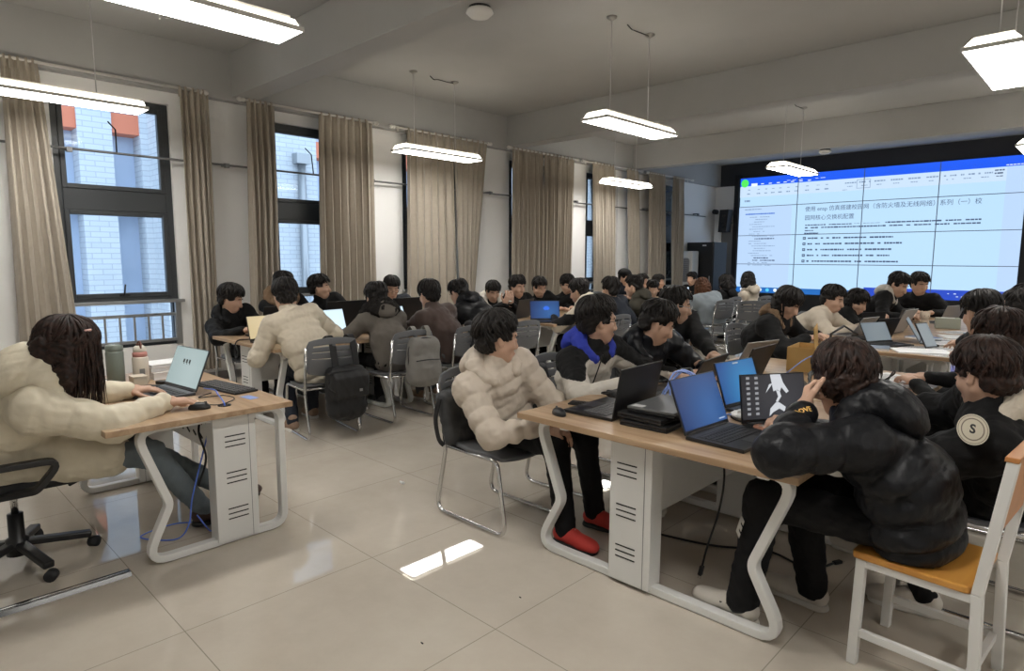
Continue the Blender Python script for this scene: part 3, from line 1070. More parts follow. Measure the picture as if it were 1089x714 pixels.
def leg_panel(parent, c, w, d, h, axis, nm='leg_panel'):
    """sheet metal leg box with three groups of three vent slots on its outer face (axis: local direction of that face)"""
    x, y = c
    b = MB()
    if axis in ('-y', '+y'):
        b.box((x, y, h / 2 + .02), (w, d, h))
    else:
        b.box((x, y, h / 2 + .02), (d, w, h))
    p = b.build(nm, M_WHITE_METAL, parent, bevel=.004)
    s = -1 if axis[0] == '-' else 1
    for g in (.17, .37, .57):
        b = MB()
        for k in (-.028, 0, .028):
            if axis[1] == 'y':
                b.box((x - .02, y + s * (d / 2 + .0005), g + k), (w * .48, .002, .006))
            else:
                b.box((x + s * (d / 2 + .0005), y, g + k), (.002, w * .48, .006))
        b.build('vent_slots', M_SLOT, p)
    b = MB()
    if axis[1] == 'y':
        b.box((x + w * .34, y + s * (d / 2 + .0004), h / 2 + .02), (.003, .002, h))
    else:
        b.box((x, y + w * .34 * s, h / 2 + .02), (d + .001, .003, h))
    b.build('panel_seam', mat('seam_grey', (.25, .25, .25), .6), p)
    return p

SECT = [(-.019, -.026), (.019, -.026), (.019, .026), (-.019, .026)]
def double_table(label, cx, y0, L=1.38, W=1.42, group='double computer tables'):
    t = thing('computer_table', label, 'table', (cx, y0, 0), group=group)
    b = MB(); b.box((0, L / 2, .735), (W, L - .004, .03)); 
    b.build('tabletop', M_WOODX, t, bevel=.003)
    for yy, ax in ((.13, '-y'), (L - .13, '+y')):
        lp = frame_loop(W / 2 - .045, W / 2 - .045, .16, .16)
        b = MB(); b.tube([(p[0], yy, p[1]) for p in lp], 1, closed=True, sect=SECT, upv=(0, 1, 0))
        b.build('leg_frame', M_WHITE_METAL, t, bevel=.005)
        leg_panel(t, (-.06, yy), .225, .10, .685, ax)
        b = MB()
        for x in (-.52, .52):
            b.box((x, yy + (.05 if ax == '-y' else -.05), .69), (.05, .06, .06))
        b.build('bracket', M_WHITE_METAL, t, bevel=.004)
    b = MB(); b.box((0, L / 2, .67), (.05, L - .3, .06)); b.box((0, L / 2, .50), (.012, L - .36, .30)); b.build('cross_beam', M_WHITE_METAL, t)
    return t
T_R1 = double_table('oak-topped white-framed table with red-shoed person at its corner', -1.51, 2.335)
def more_table(label, cx, y0):
    return dup(T_R1, (cx, y0, 0), label=label)
more_table('oak-topped table behind the laptop-strewn front one, under the cardboard box', -1.51, 3.72)
more_table('oak-topped table with white papers and notebooks on its near end', -1.66, 6.1)
more_table('oak-topped table with laptops facing the video wall, second beyond the papers', -1.66, 7.49)
more_table('oak-topped table nearest the video wall', -1.66, 8.88)
more_table('oak-topped table where the person in cream puffer works before the second window', -5.96, 2.47)
more_table('oak-topped table between the brown-coated person and the broad curtain', -5.96, 3.86)
more_table('oak-topped table with blue-flower laptop on its near corner', -5.62, 5.80)
more_table('oak-topped table behind the blue-flower laptop table', -5.62, 7.19)
more_table('oak-topped table by the far curtains', -6.35, 9.5)
more_table('oak-topped table by the air conditioner', -6.35, 10.9)

# single-sided table of the person in the cream coat; its end frame faces the aisle
LT = thing('computer_table', 'oak-topped single table with white knee-shaped leg frame beside the cream-coated woman', 'table', (-3.29, .735, 0))
b = MB(); b.box((-.80, .455, .735), (1.60, .91, .03)); b.build('tabletop', M_WOODX, LT, bevel=.003)
for xx in (-.12, -1.48):
    lp = frame_loop(.345, .395, .14, 0)
    b = MB(); b.tube([(xx, p[0] + .49, p[1]) for p in lp], 1, closed=True, sect=SECT, upv=(1, 0, 0)); b.build('leg_frame', M_WHITE_METAL, LT, bevel=.005)
leg_panel(LT, (-.13, .615), .225, .10, .685, '+x'); leg_panel(LT, (-1.47, .615), .225, .10, .685, '-x')
b = MB(); b.box((-.80, .72, .52), (1.25, .012, .34)); mp_ = b.build('modesty_panel', M_WHITE_METAL, LT)
b = MB()
for k in range(10):
    for j in range(3):
        b.box((-.30 - k * .11, .712, .42 + j * .09), (.05, .004, .012), rot=Matrix.Rotation(.5, 3, 'Y'))
b.build('perforation', M_SLOT, mp_)
b = MB(); b.lathe([(.034, 0), (.034, .004), (.026, .004), (.024, -.002)], (-.16, .60, .75), 20); b.build('cable_grommet', M_BLACKM, LT)
b = MB(); b.box((-.26, .78, .7508), (.11, .055, .0016), rot=Matrix.Rotation(.12, 3, 'Z')); b.build('blue_sticker', mat('blue_sticker', (.25, .36, .72), .5), LT)
t = thing('floor_cable_cover', 'shiny dark metal cable cover strip on the floor by the office chair', 'cable cover', (-3.40, -1.2, 0))
b = MB(); b.prism([(-.035, 0), (.035, 0), (.022, .018), (-.022, .018)], 0, 2.02, plane='xz'); b.build('strip', mat('dark_polished_metal', (.012, .012, .012), .14), t)
b = MB(); b.box((0, 1.01, .0185), (.007, 2.0, .003)); b.build('ridge', M_CHROME, t)

# ------------------------------------------------------------------ chairs
def sled_chair(label, loc, rz):
    t = thing('sled_chair', label, 'chair', loc, rz, group='grey sled chairs')
    def sq(u, v):                                          # rounded square
        a, c = 2 * u - 1, 2 * v - 1
        return a * math.sqrt(1 - .30 * c * c), c * math.sqrt(1 - .30 * a * a)
    b = MB()
    def seat(u, v):
        a, c = sq(u, v)
        x, y = a * .235 + .02, c * .235
        return (x, y, .452 - .014 * (1 - a * a) * (1 - c * c) - (.03 * max(0, a - .55) / .45) + .02 * max(0, -a - .6) / .4)
    b.grid(seat, 18, 18); b.build('seat', M_CHAIR, t, solid=.018)
    b = MB()
    def back(u, v):
        a, c = sq(u, v)
        y, h = a * .238, c * .165
        return (-.265 - .17 * (h) + .045 * (1 - (y / .238) ** 2) * -1 + .02 * c * c, y, .715 + h)
    def hole(u, v):
        return any(abs(v - r) < .0136 for r in (.47, .635, .80)) and (.14 < u < .46 or .54 < u < .86)
    b.grid(back, 32, 40, skip=hole); b.build('backrest', M_CHAIR, t, solid=.014)
    for s in (-1, 1):
        y = s * .225
        pts = fillet([(-.285, y, .80), (-.235, y, .50), (-.225, y, .40), (-.315, y, .014), (.285, y, .014), (.215, y, .43), (-.20, y, .435)], [0, .05, .12, .07, .07, .06, 0], 6)
        b = MB(); b.tube(pts, .0125, 10); b.build('sled_frame', M_CHROME, t)
    b = MB(); b.tube([(.15, -.225, .43), (.15, .225, .43)], .011, 8); b.tube([(-.17, -.225, .43), (-.17, .225, .43)], .011, 8); b.build('cross_tube', M_CHROME, t)
    return t
CH0 = sled_chair('grey sled chair of the person in beige puffer and red shoes', (-2.62, 2.60, 0), R(0))
def chair(label, x, y, deg):
    return dup(CH0, (x, y, 0), R(deg), label)
chair('grey sled chair of the person in the black and white jacket with blue hood', -2.60, 3.38, 4)
chair('grey sled chair of the person in black glossy puffer beside the blue-hooded one', -2.58, 4.10, 0)
chair('grey sled chair of the profiled person behind the black glossy puffer', -2.74, 4.86, 0)
chair('grey sled chair carrying the black flap backpack', -5.06, 2.80, 172)
chair('grey sled chair carrying the grey backpack', -5.04, 3.60, 178)
chair('grey sled chair carrying a black jacket over its back', -4.98, 4.32, 176)
chair('grey sled chair of the person bending over in black puffer', -4.92, 5.02, 180)
chair('grey sled chair of the black-clad person at the window end of the cream puffer table', -6.98, 2.96, 0)
chair('grey sled chair of the window-side person in dark fur hood', -7.02, 3.50, 0)
chair('grey sled chair of the window-side person looking aside', -7.02, 4.10, 0)
chair('grey sled chair of the window-side person in glasses', -7.02, 5.0, 0)
chair('grey sled chair of the phone-holding person in white hood', -6.52, 6.30, 0)
chair('grey sled chair of the fringe-haired person beside the phone holder', -6.56, 6.90, 0)
chair('grey sled chair of the third person along the window side', -6.56, 7.48, 0)
chair('grey sled chair of the person with hands at the face', -6.56, 8.1, 0)
chair('grey sled chair under the black and white checked jacket', -4.62, 6.36, 180)
chair('grey sled chair of the dark head behind the checked jacket', -4.66, 7.06, 180)
chair('grey sled chair of the person in olive jacket', -4.66, 7.75, 180)
chair('grey sled chair of the person in the cap by the far curtains', -7.3, 10.3, 0)
chair('grey sled chair of the far profile beside the cap', -7.3, 11.0, 0)
chair('grey sled chair of the far upright person near the curtain end', -7.3, 11.8, 0)
chair('grey sled chair of the reddish-lit face', -5.92, 9.2, 260)
chair('grey sled chair of the auburn-haired person in pale coat', -4.98, 9.98, 165)
chair('empty grey sled chair turned sideways beside the auburn-haired person', -4.45, 10.15, 130)
chair('grey sled chair of the dark figure near the cabinet', -5.2, 10.75, 175)
chair('grey sled chair of the pale-jacketed person before the video wall', -4.95, 11.45, 170)
chair('grey sled chair of the far person by the air conditioner', -6.75, 12.78, 270)
chair('grey sled chair of the long-haired person leaning in black coat', -2.60, 6.32, 0)
chair('grey sled chair of the person in cream fleece', -2.62, 7.55, 0)
chair('grey sled chair of the person reading a phone', -2.62, 8.35, 0)
chair('grey sled chair of the person with white-striped hood', -2.72, 9.3, 0)
chair('grey sled chair of the person in black against the screen', -2.05, 10.66, 262)
chair('grey sled chair under the jacket with the round badge', -.36, 3.42, 180)
chair('grey sled chair of the dark head beyond the badge jacket', -.40, 4.55, 180)
chair('grey sled chair of the person leaning onto the paper table', -.55, 5.75, 180)
chair('grey sled chair of the far right-side person', -.55, 7.1, 180)
chair('grey sled chair of the last person at the edge of view', -.5, 8.0, 180)

# wooden chair of the person in black puffer
t = thing('wooden_chair', 'white steel chair with varnished orange wood seat under the black puffer', 'chair', (-.44, 2.73, 0), R(176))
def post(pts, s=.034):
    b = MB()
    for a, c in zip(pts, pts[1:]):
        b.bar(a, c, s, s, upv=(1, 0, 0))
    return b
for y in (-.185, .185):
    post([(.185, y, 0), (.175, y, .425)]).build('front_leg', M_WHITE_METAL, t, bevel=.003)
    post([(-.20, y, 0), (-.185, y, .43), (-.245, y, .905)]).build('rear_post', M_WHITE_METAL, t, bevel=.003)
    b = MB(); b.bar((.18, y, .13), (-.19, y, .13), .022, .03); b.build('side_rail', M_WHITE_METAL, t, bevel=.002); b = MB(); b.bar((.17, y, .41), (-.18, y, .41), .022, .03); b.build('seat_rail', M_WHITE_METAL, t, bevel=.002)
b = MB(); b.bar((.175, -.18, .40), (.175, .18, .40), .022, .03); b.build('seat_rail', M_WHITE_METAL, t)
b = MB(); b.bar((-.18, -.18, .13), (-.18, .18, .13), .022, .03); b.build('cross_rail', M_WHITE_METAL, t)
M_ORW = wood_material('varnished_orange_wood', (.55, .24, .05), (.66, .33, .07), 1, .6, .3)
b = MB(); b.prism([(p[0], p[1]) for p in fillet([(-.17, -.205), (.21, -.205), (.21, .205), (-.17, .205)], .03, 4, True)], .425, .452)
b.build('seat', M_ORW, t, bevel=.006)
b = MB()
b.prism([(-.228, .66), (-.206, .66), (-.235, .905), (-.258, .905)], -.165, .165, plane='xz'); b.prism([(-.262, .905), (-.222, .905), (-.224, .922), (-.264, .922)], -.205, .205, plane='xz'); b.build('back_panel', mat('orange_wood_edge', (.52, .22, .07), .4, var=.1), t, bevel=.003)

# office chair
t = thing('office_chair', 'black swivel office chair with loop armrest under the cream-coated woman', 'chair', (-3.90, .46, 0), R(88))
b = MB()
for k in range(5):
    a = 2 * math.pi * k / 5 - 1.29
    c, s = math.cos(a), math.sin(a)
    b = MB(); b.bar((c * .03, s * .03, .115), (c * .31, s * .31, .075), .05, .035); b.build('base_arm', M_BLACKP, t, bevel=.008)
    b = MB(); b.lathe([(.005, -.022), (.028, -.02), (.028, .02), (.005, .022)], (0, 0, 0), 14, axis='y'); w = b.build('caster', M_BLACKM, t); w.location = (c * .32, s * .32, .028); w.rotation_euler = (0, 0, a + .8)
    b = MB(); b.lathe([(.016, -.003), (.016, .003)], (0, .024, 0), 12, axis='y'); b.build('caster_hub', M_RAIL, w)
b = MB(); b.lathe([(.05, .06), (.05, .14), (.034, .15), (.034, .27)], (0, 0, 0), 18); b.build('column_sleeve', M_BLACKP, t)
b = MB(); b.lathe([(.016, .27), (.016, .42)], (0, 0, 0), 14); b.build('gas_lift', M_CHROME, t)
b = MB(); b.box((0, 0, .425), (.2, .2, .03)); b.build('seat_plate', M_BLACKP, t)
s_ = SDF(.012); s_.box((0.02, 0, .465), (.25, .25, .035), rnd=.035); sdf_obj(s_, 'seat', mat('black_mesh_cloth', (.014, .014, .015), .8, bump=.2, bscale=400), t)
s_ = SDF(.014); s_.box((-.30, 0, .82), (.035, .22, .26), rnd=.035); sdf_obj(s_, 'backrest', MATS['black_mesh_cloth'], t)
b = MB(); b.tube(spline([(-.12, 0, .43), (-.30, 0, .47), (-.35, 0, .62), (-.33, 0, .80)], 6), .02, 8); b.build('back_support', M_BLACKP, t)
for s in (-1, 1):
    y = s * .335
    pts = fillet([(-.20, y, .47), (-.30, y, .60), (.17, y, .595), (.06, y, .465), (-.08, y * .7, .435)], [0, .06, .05, .05, 0], 6)
    b = MB(); b.tube(pts, 1, sect=[(-.014, -.024), (.014, -.024), (.014, .024), (-.014, .024)], upv=(0, 1, 0)); b.build('armrest', M_BLACKP, t, bevel=.006)

# ------------------------------------------------------------------ laptops
def screen_mat(name, c0, c1, strength=.7, kind='grad'):
    m = bpy.data.materials.new(name); m.use_nodes = True
    nt, p = nodes(m)
    p.inputs['Base Color'].default_value = (.01, .01, .012, 1)
    p.inputs['Roughness'].default_value = .3
    tc = nt.nodes.new('ShaderNodeTexCoord')
    cr = nt.nodes.new('ShaderNodeValToRGB')
    cr.color_ramp.elements[0].color = (*c0, 1); cr.color_ramp.elements[1].color = (*c1, 1)
    if kind == 'grad':
        g = nt.nodes.new('ShaderNodeTexGradient'); g.gradient_type = 'SPHERICAL'
        mp = nt.nodes.new('ShaderNodeMapping'); mp.inputs['Scale'].default_value = (4, 4, 4); mp.inputs['Location'].default_value = (0, -.25, -.45)
        nt.links.new(tc.outputs['Object'], mp.inputs[0]); nt.links.new(mp.outputs[0], g.inputs[0]); nt.links.new(g.outputs[0], cr.inputs[0])
    else:
        n = nt.nodes.new('ShaderNodeTexNoise'); n.inputs['Scale'].default_value = 6
        nt.links.new(tc.outputs['Object'], n.inputs['Vector']); nt.links.new(n.outputs[0], cr.inputs[0])
    nt.links.new(cr.outputs[0], p.inputs['Emission Color'])
    p.inputs['Emission Strength'].default_value = strength
    return m
S_BLUE = screen_mat('blue_desktop', (.012, .04, .16), (.04, .15, .42), .34)
S_CYAN = screen_mat('light_blue_desktop', (.012, .08, .30), (.04, .30, .62), .36)
S_BLACK = screen_mat('black_desktop', (.014, .014, .016), (.03, .03, .034))
S_DOC = screen_mat('pale_document', (.50, .66, .78), (.62, .76, .86), .55)
S_GREY = screen_mat('grey_document', (.28, .36, .36), (.36, .44, .44), .5)
S_YEL = screen_mat('cream_document', (.52, .42, .24), (.60, .48, .28), .5)
S_OFF = mat('dark_screen', (.010, .010, .011), .18)
S_WIN = screen_mat('dim_grey_desktop', (.16, .20, .23), (.22, .26, .28), .4)

def laptop(label, loc, deg, ang=108, w=.37, d=.255, shell=None, screen=None, keys=None, lidh=None, parts=None, group='open laptops'):
    """x+ is where the screen looks; hinge at x = 0; ang is the opening angle"""
    shell = shell or M_LAPTOP
    t = thing('laptop', label, 'laptop', loc, R(deg), group)
    b = MB(); b.box((d / 2, 0, .009), (d, w, .016)); b.build('base', shell, t, bevel=.003)
    b = MB(); b.box((d * .40, 0, .0173), (d * .50, w * .90, .001)); k = b.build('keyboard', M_BLACKM, t)
    b = MB(); nr, nc = 5, 14
    for i in range(nr):
        for j in range(nc):
            b.box((d * .18 + i * d * .096 + .012, -w * .42 + (j + .5) * w * .84 / nc, .0188), (d * .075, w * .84 / nc * .84, .0022))
    b.build('keys', keys or M_KEY, k)
    b = MB(); b.box((d * .82, 0, .0175), (d * .26, w * .30, .001)); b.build('trackpad', mat('trackpad', (.03, .03, .032), .3), t)
    lid = bpy.data.objects.new('lid_hinge', None)
    h = lidh or d * .93
    a = R(180 - ang)
    rot = Matrix.Rotation(-a, 3, 'Y')                      # lid stands up and tips back
    def tr(p):
        q = rot @ Vector((p[0], p[1], p[2])); return (q.x + .004, q.y, q.z + .017)
    # lid frame: local z up from the hinge, looking along +x
    rl = Matrix.Rotation(-(R(ang) - math.pi / 2), 3, 'Y')
    def put(b):
        b.v = [tuple(rl @ Vector(p) + Vector((.002, 0, .018))) for p in b.v]; return b
    b = MB(); b.box((-.004, 0, h / 2), (.008, w, h)); lo = put(b).build('lid', shell, t, bevel=.002)
    b = MB(); b.box((.0008, 0, h / 2 + .006), (.0016, w - .012, h - .022)); put(b).build('screen', screen or S_OFF, lo)
    b = MB(); b.tube([(.0, -w * .42, .016), (.0, w * .42, .016)], .007, 8); b.build('hinge', M_BLACKM, t)
    if parts:
        parts(lo, put, w, h)
    return t
TZ = .7505
def on_table(x, y):
    return (x, y, TZ)
def doc_marks(lo, put, w, h):
    b = MB()
    for i in range(3):
        b.box((.0022, -.05 + i * .035, h * .66), (.0006, .012, .022)); b.box((.0022, -.04 + i * .035, h * .64), (.0006, .005, .03))
    put(b).build('heading_marks', M_INK, lo)
def bloom(lo, put, w, h):
    b = MB()
    for k in range(7):
        a = -.9 + k * .3
        pts = [(.0024, .02 + .045 * math.sin(a + q) * s_, h * .45 + .06 * math.cos(a + q) * s_) for q, s_ in ((-.25, .3), (-.2, 1.0), (.0, 1.15), (.2, .95), (.2, .3))]
        b.add(pts, [tuple(range(5))])
    put(b).build('flower_shape', emi('bloom_blue', (.03, .16, .85)), lo)
def figure(lo, put, w, h):
    b = MB()
    def poly(pp):
        b.add([(.0024, -w / 2 + u * w, v * h) for u, v in pp], [tuple(range(len(pp)))])
    poly([(.46, .98), (.62, .98), (.66, .80), (.60, .62), (.56, .66), (.50, .63)]); poly([(.50, .80), (.44, .70), (.38, .60), (.44, .78)]); poly([(.66, .80), (.74, .62), (.70, .58), (.62, .72)])
    poly([(.54, .66), (.60, .62), (.62, .52), (.56, .40), (.53, .42), (.57, .52)]); poly([(.53, .40), (.58, .40), (.68, .30), (.66, .20), (.58, .27), (.48, .20), (.42, .12), (.44, .28)])
    put(b).build('white_figure', emi('figure_white', (.75, .78, .82), .8), lo)
    b = MB()
    for i in range(8):
        for j in range(2):
            b.box((.0022, -w / 2 + .04 + j * .045, h * (.92 - i * .105)), (.0006, .018, .012))
    put(b).build('desktop_icons', emi('icon_grey', (.35, .36, .38), .8), lo)
def weather(lo, put, w, h):
    b = MB(); b.box((.0022, w * .36, .03), (.0006, .05, .006)); put(b).build('taskbar_text', emi('task_text', (.4, .5, .7)), lo)
def notch(lo, put, w, h):
    b = MB(); b.box((.0022, 0, h * .93), (.0006, .05, .008)); put(b).build('camera_label', M_STICKER, lo)

laptop('black laptop on the front table beside the mouse, its back to the tablet stack', on_table(-1.76, 2.72), 182, 100, .40, .30, keys=M_KEYGREY, lidh=.25)
laptop('black laptop with dark blue desktop in front of the black puffer', on_table(-1.33, 2.68), -4, 112, .37, .275, screen=S_BLUE, parts=weather)
laptop('black laptop with brighter blue desktop behind the dark blue one', on_table(-1.43, 3.30), -8, 110, .36, .26, screen=S_CYAN, parts=notch)
laptop('laptop showing a white figure on a black desktop', on_table(-1.16, 3.02), -33, 100, .35, .25, screen=S_BLACK, parts=figure)
laptop('black laptop whose lid back faces the blue cables, before the blue-hooded person', on_table(-1.75, 3.34), 186, 118, .40, .28, keys=M_KEYGREY)
laptop('black laptop next after the blue-cable one, before the profiled person', on_table(-1.72, 4.02), 180, 112, .37, .26)
laptop('open silver laptop by the cardboard box', on_table(-1.90, 4.42), 168, 118, .36, .25, shell=M_LAPSILVER)
laptop('low dark laptop lying nearly shut before the silver one', on_table(-1.62, 4.06), 30, 160, .33, .23)
laptop('dark grey laptop with pale page beside the cream-coated woman', on_table(-4.02, 1.30), -84, 112, .40, .27, shell=mat('slate_laptop', (.05, .055, .065), .4), screen=S_GREY, parts=doc_marks)
laptop('black laptop with its back to the cream puffer table end, before the black-clad person', on_table(-6.15, 2.98), 190, 102, .46, .27, lidh=.30)
laptop('laptop showing a cream coloured page before the cream puffer', on_table(-5.85, 2.70), 5, 104, .36, .25, screen=S_YEL)
laptop('wide black laptop behind the cream puffer, facing the window', on_table(-6.15, 3.78), 182, 98, .62, .27, lidh=.31)
laptop('laptop with bright white page before the grey hooded coat', on_table(-5.92, 3.42), 8, 106, .40, .26, screen=S_DOC)
laptop('black laptop before the window-side person in glasses', on_table(-6.15, 4.55), 180, 98, .44, .27, lidh=.31)
laptop('laptop with white page half hidden by the brown coat', on_table(-5.90, 4.22), 10, 108, .36, .25, screen=S_DOC)
laptop('black laptop with blue flower wallpaper on the table corner', on_table(-5.26, 6.05), -38, 104, .38, .26, screen=S_BLUE, parts=bloom)
laptop('black laptop next to the blue flower one, lid back to the bending person', on_table(-5.72, 6.12), 196, 104, .44, .26)
laptop('glowing white laptop before the dark head in the middle rows', on_table(-5.25, 7.55), 20, 100, .36, .25, screen=S_DOC)
laptop('white laptop standing before the auburn-haired person', on_table(-5.95, 10.1), 35, 98, .40, .27, shell=M_LAPSILVER, screen=S_DOC)
laptop('white laptop beyond the dark figure near the cabinet', on_table(-5.95, 11.0), 25, 98, .36, .25, shell=M_LAPSILVER, screen=S_DOC)
laptop('grey laptop before the cream fleece, lid towards the papers', on_table(-1.95, 7.18), 170, 122, .34, .24, shell=M_LAPSILVER)
laptop('tall grey laptop before the white-striped hood', on_table(-1.72, 7.72), 175, 116, .38, .30, shell=M_LAPSILVER)
laptop('dark laptop before the phone reader', on_table(-1.98, 7.72), 150, 100, .32, .22)
laptop('slim grey laptop before the person against the screen', on_table(-1.55, 9.35), 160, 112, .36, .25, shell=M_LAPSILVER)
laptop('dim-screened laptop standing among the papers', on_table(-1.62, 6.66), -25, 118, .33, .22, screen=S_WIN)
laptop('greenish-lit laptop beside the dim-screened one', on_table(-1.38, 7.08), 10, 120, .36, .26, screen=S_WIN, shell=M_LAPGREY)

laptop('dark-lidded laptop among cables on the paper table, before the phone reader', on_table(-1.80, 8.20), 172, 106, .36, .25)
laptop('dark laptop with its lid towards the white booklet', on_table(-1.70, 6.98), 160, 112, .34, .24)
for lab, x, y, dg in (('black power brick before the dark head of the black puffer', -1.22, 3.98, 20), ('second black power brick beside the cable tangle', -1.32, 4.28, -35), ('flat black hub box on the front tables', -1.10, 4.30, 60)):
    t = thing('power_adapter', lab, 'adapter', on_table(x, y), R(dg), 'power adapters')
    b = MB(); b.box((0, 0, .022), (.15, .07, .042)); b.build('case', M_BLACKP, t, bevel=.008)
    b = MB(); b.tube(spline([(.075, 0, .02), (.13, .02, .03), (.16, -.04, .09), (.10, -.09, .12), (.04, -.10, .04), (.02, -.13, .006)], 6), .005, 6); b.build('cord', M_CABLE_K, t)
# three shut laptops in a stack, white labels
LAB = ['closed black laptop at the bottom of the stack on the front table', 'closed black laptop in the middle of the stack on the front table', 'closed dark grey laptop topping the stack on the front table']
for i in range(3):
    t = thing('closed_laptop', LAB[i], 'laptop', (-1.585 + (.005, -.008, .01)[i], 2.70 + (0, .01, .05)[i], TZ + i * .030), R((2, -3, 3)[i]), 'stacked shut laptops')
    b = MB(); b.box((0, 0, .0075), (.25, .38, .013)); b.build('base', M_LAPTOP, t, bevel=.004)
    b = MB(); b.box((0, 0, .0215), (.25, .38, .013)); b.build('lid', M_LAPGREY if i == 2 else M_LAPTOP, t, bevel=.004)
    if i != 1:
        b = MB(); b.box((.06 if i == 0 else -.08, -.155, .0284 if i == 2 else .0284), (.06, .045, .0006)); b.build('white_label', M_STICKER, t)
t = thing('cable_sleeve', 'black pouch with a loop lying behind the front mouse', 'pouch', on_table(-2.03, 3.05), R(70))
s_ = SDF(.006); s_.box((0, 0, .022), (.11, .055, .02), rnd=.018); sdf_obj(s_, 'body', M_BLACKM, t, noise=(.003, .06, 3))
b = MB(); b.tube(spline([(-.10, 0, .02), (-.15, .02, .03), (-.16, -.02, .045), (-.10, -.01, .035)], 6), .005, 6); b.build('loop', M_CABLE_K, t)

def mouse(label, loc, deg, m=None):
    t = thing('computer_mouse', label, 'mouse', loc, R(deg), 'mice')
    s_ = SDF(.0035); s_.ell((0, 0, .006), (.055, .031, .032), k=.01); s_.plane((0, 0, .0), (0, 0, -1))
    sdf_obj(s_, 'shell', m or M_BLACKP, t)
    b = MB(); b.lathe([(.009, -.003), (.009, .003)], (.03, 0, .032), 12, axis='y'); b.build('wheel', M_KEYGREY, t)
    return t
mouse('black mouse on the front table corner by the beige puffer', on_table(-2.03, 2.45), 155)
mouse('black mouse under the hand of the cream-coated woman', on_table(-3.46, 1.21), 60)
mouse('dark mouse before the blue-hooded person', on_table(-1.98, 3.66), 10)
t = thing('smartphone', 'dark phone lying behind the front mouse', 'phone', on_table(-2.08, 2.72), R(20))
b = MB(); b.box((0, 0, .005), (.16, .08, .009)); b.build('body', M_BLACKP, t, bevel=.003)
b = MB(); b.box((0, 0, .0099), (.15, .074, .0008)); b.build('screen', S_OFF, t)

def cable(label, pts, m, r=.0035, n=8, cat='cable', group='loose cables', plug=None):
    t = thing('cable', label, cat, tuple(pts[0]), group=group)
    p0 = np.array(pts[0], float)
    P = [np.array(p, float) - p0 for p in pts]
    b = MB(); b.tube(spline(P, n), r, 7); b.build('cord', m, t)
    if plug:
        e, d = P[-1], nrm(P[-1] - P[-2])
        b = MB(); b.bar(e, e + d * .05, .024, .018); b.build('plug', M_BLACKM, t, bevel=.004)
        b = MB(); u = np.array((-d[1], d[0], 0)) if abs(d[2]) < .9 else np.array((1., 0, 0))
        for s in (-.006, .006):
            b.bar(e + d * .05 + u * s, e + d * .068 + u * s, .006, .002)
        b.build('pins', M_CHROME, t)
    return t
def coil(cx, cy, cz, rx, rz, turns, seed, tilt=.9, n=14):
    rnd = random.Random(seed); out = []
    for k in range(turns * n):
        a = 2 * math.pi * k / n
        q = .85 + .25 * rnd.random()
        out.append((cx + rx * q * math.cos(a) * .8, cy + rx * q * math.sin(a), cz + rz * (1 + math.sin(a) * tilt) * q + .01 * rnd.random()))
    return out
cc_ = [(-1.25, 3.2, TZ + .006), (-1.45, 3.0, TZ + .01)]
for k in range(40):                                        # springy loops standing on the table
    a_ = 2 * math.pi * k / 11 - 1.2
    q_ = 1 + .16 * math.sin(k * 1.7)
    cc_.append((-1.63 + .095 * q_ * math.cos(a_) * .72 + .012 * math.sin(k * .9), 2.98 + .095 * q_ * math.cos(a_) * .70 + .02 * math.cos(k * .7), TZ + .105 + .095 * q_ * math.sin(a_)))
cc_ += [(-1.66, 2.90, TZ + .01), (-1.8, 2.95, TZ + .006)]
cable('bright blue network cable coiled between the two blue-screened laptops', cc_, M_CABLE_LB, .0045, 3)
cable('blue network cable trailing from the silver laptop past the cardboard box', spline([(-1.6, 4.2, TZ + .006), (-1.45, 4.35, TZ + .16), (-1.25, 4.3, TZ + .17), (-1.15, 4.05, TZ + .1), (-1.2, 3.75, TZ + .006)], 3), M_CABLE_LB, .0042, 4)
cable('tangle of black cords and adapters before the black puffer', coil(-1.28, 4.10, TZ + .02, .12, .05, 4, 6), M_CABLE_K, .006, 2)
cable('black cord lying under the lid of the white-figure laptop', [(-1.05, 3.1, TZ + .006), (-1.15, 2.98, TZ + .006), (-1.30, 2.96, TZ + .006), (-1.38, 3.05, TZ + .006), (-1.25, 3.2, TZ + .02)], M_CABLE_K, .005)
cable('black cord with plug hanging below the front table', [(-1.30, 2.75, .70), (-1.26, 2.72, .55), (-1.27, 2.70, .38), (-1.31, 2.68, .20), (-1.33, 2.68, .10)], M_CABLE_K, .005, plug=1)
cable('black power lead lying on the floor under the front table', [(-1.9, 3.0, .006), (-1.5, 3.1, .006), (-1.25, 3.25, .006), (-1.02, 3.2, .006), (-.95, 3.35, .006)], M_CABLE_K, .006, plug=1)
cable('black cord looping down beside the front vent panel', [(-1.42, 2.80, .70), (-1.38, 2.95, .58), (-1.28, 3.0, .62), (-1.15, 3.05, .70)], M_CABLE_K, .005)
cable('thin cord bunched under the front tabletop by the vent panel', coil(-1.40, 2.72, .62, .04, .03, 3, 9), M_CABLE_K, .005, 2)
cable('blue network cable running into the grommet on the single table', [(-3.97, 1.42, TZ + .006), (-3.75, 1.40, TZ + .03), (-3.60, 1.36, TZ + .035), (-3.50, 1.345, TZ + .02), (-3.45, 1.336, TZ + .002), (-3.45, 1.335, .70), (-3.47, 1.33, .55)], M_CABLE_B, .004)
cable('black mouse cord curling beside the grommet', [(-3.47, 1.25, TZ + .015), (-3.46, 1.32, TZ + .006), (-3.55, 1.43, TZ + .006), (-3.68, 1.42, TZ + .006), (-3.72, 1.30, TZ + .006), (-3.80, 1.40, TZ + .006)], M_CABLE_K, .003)
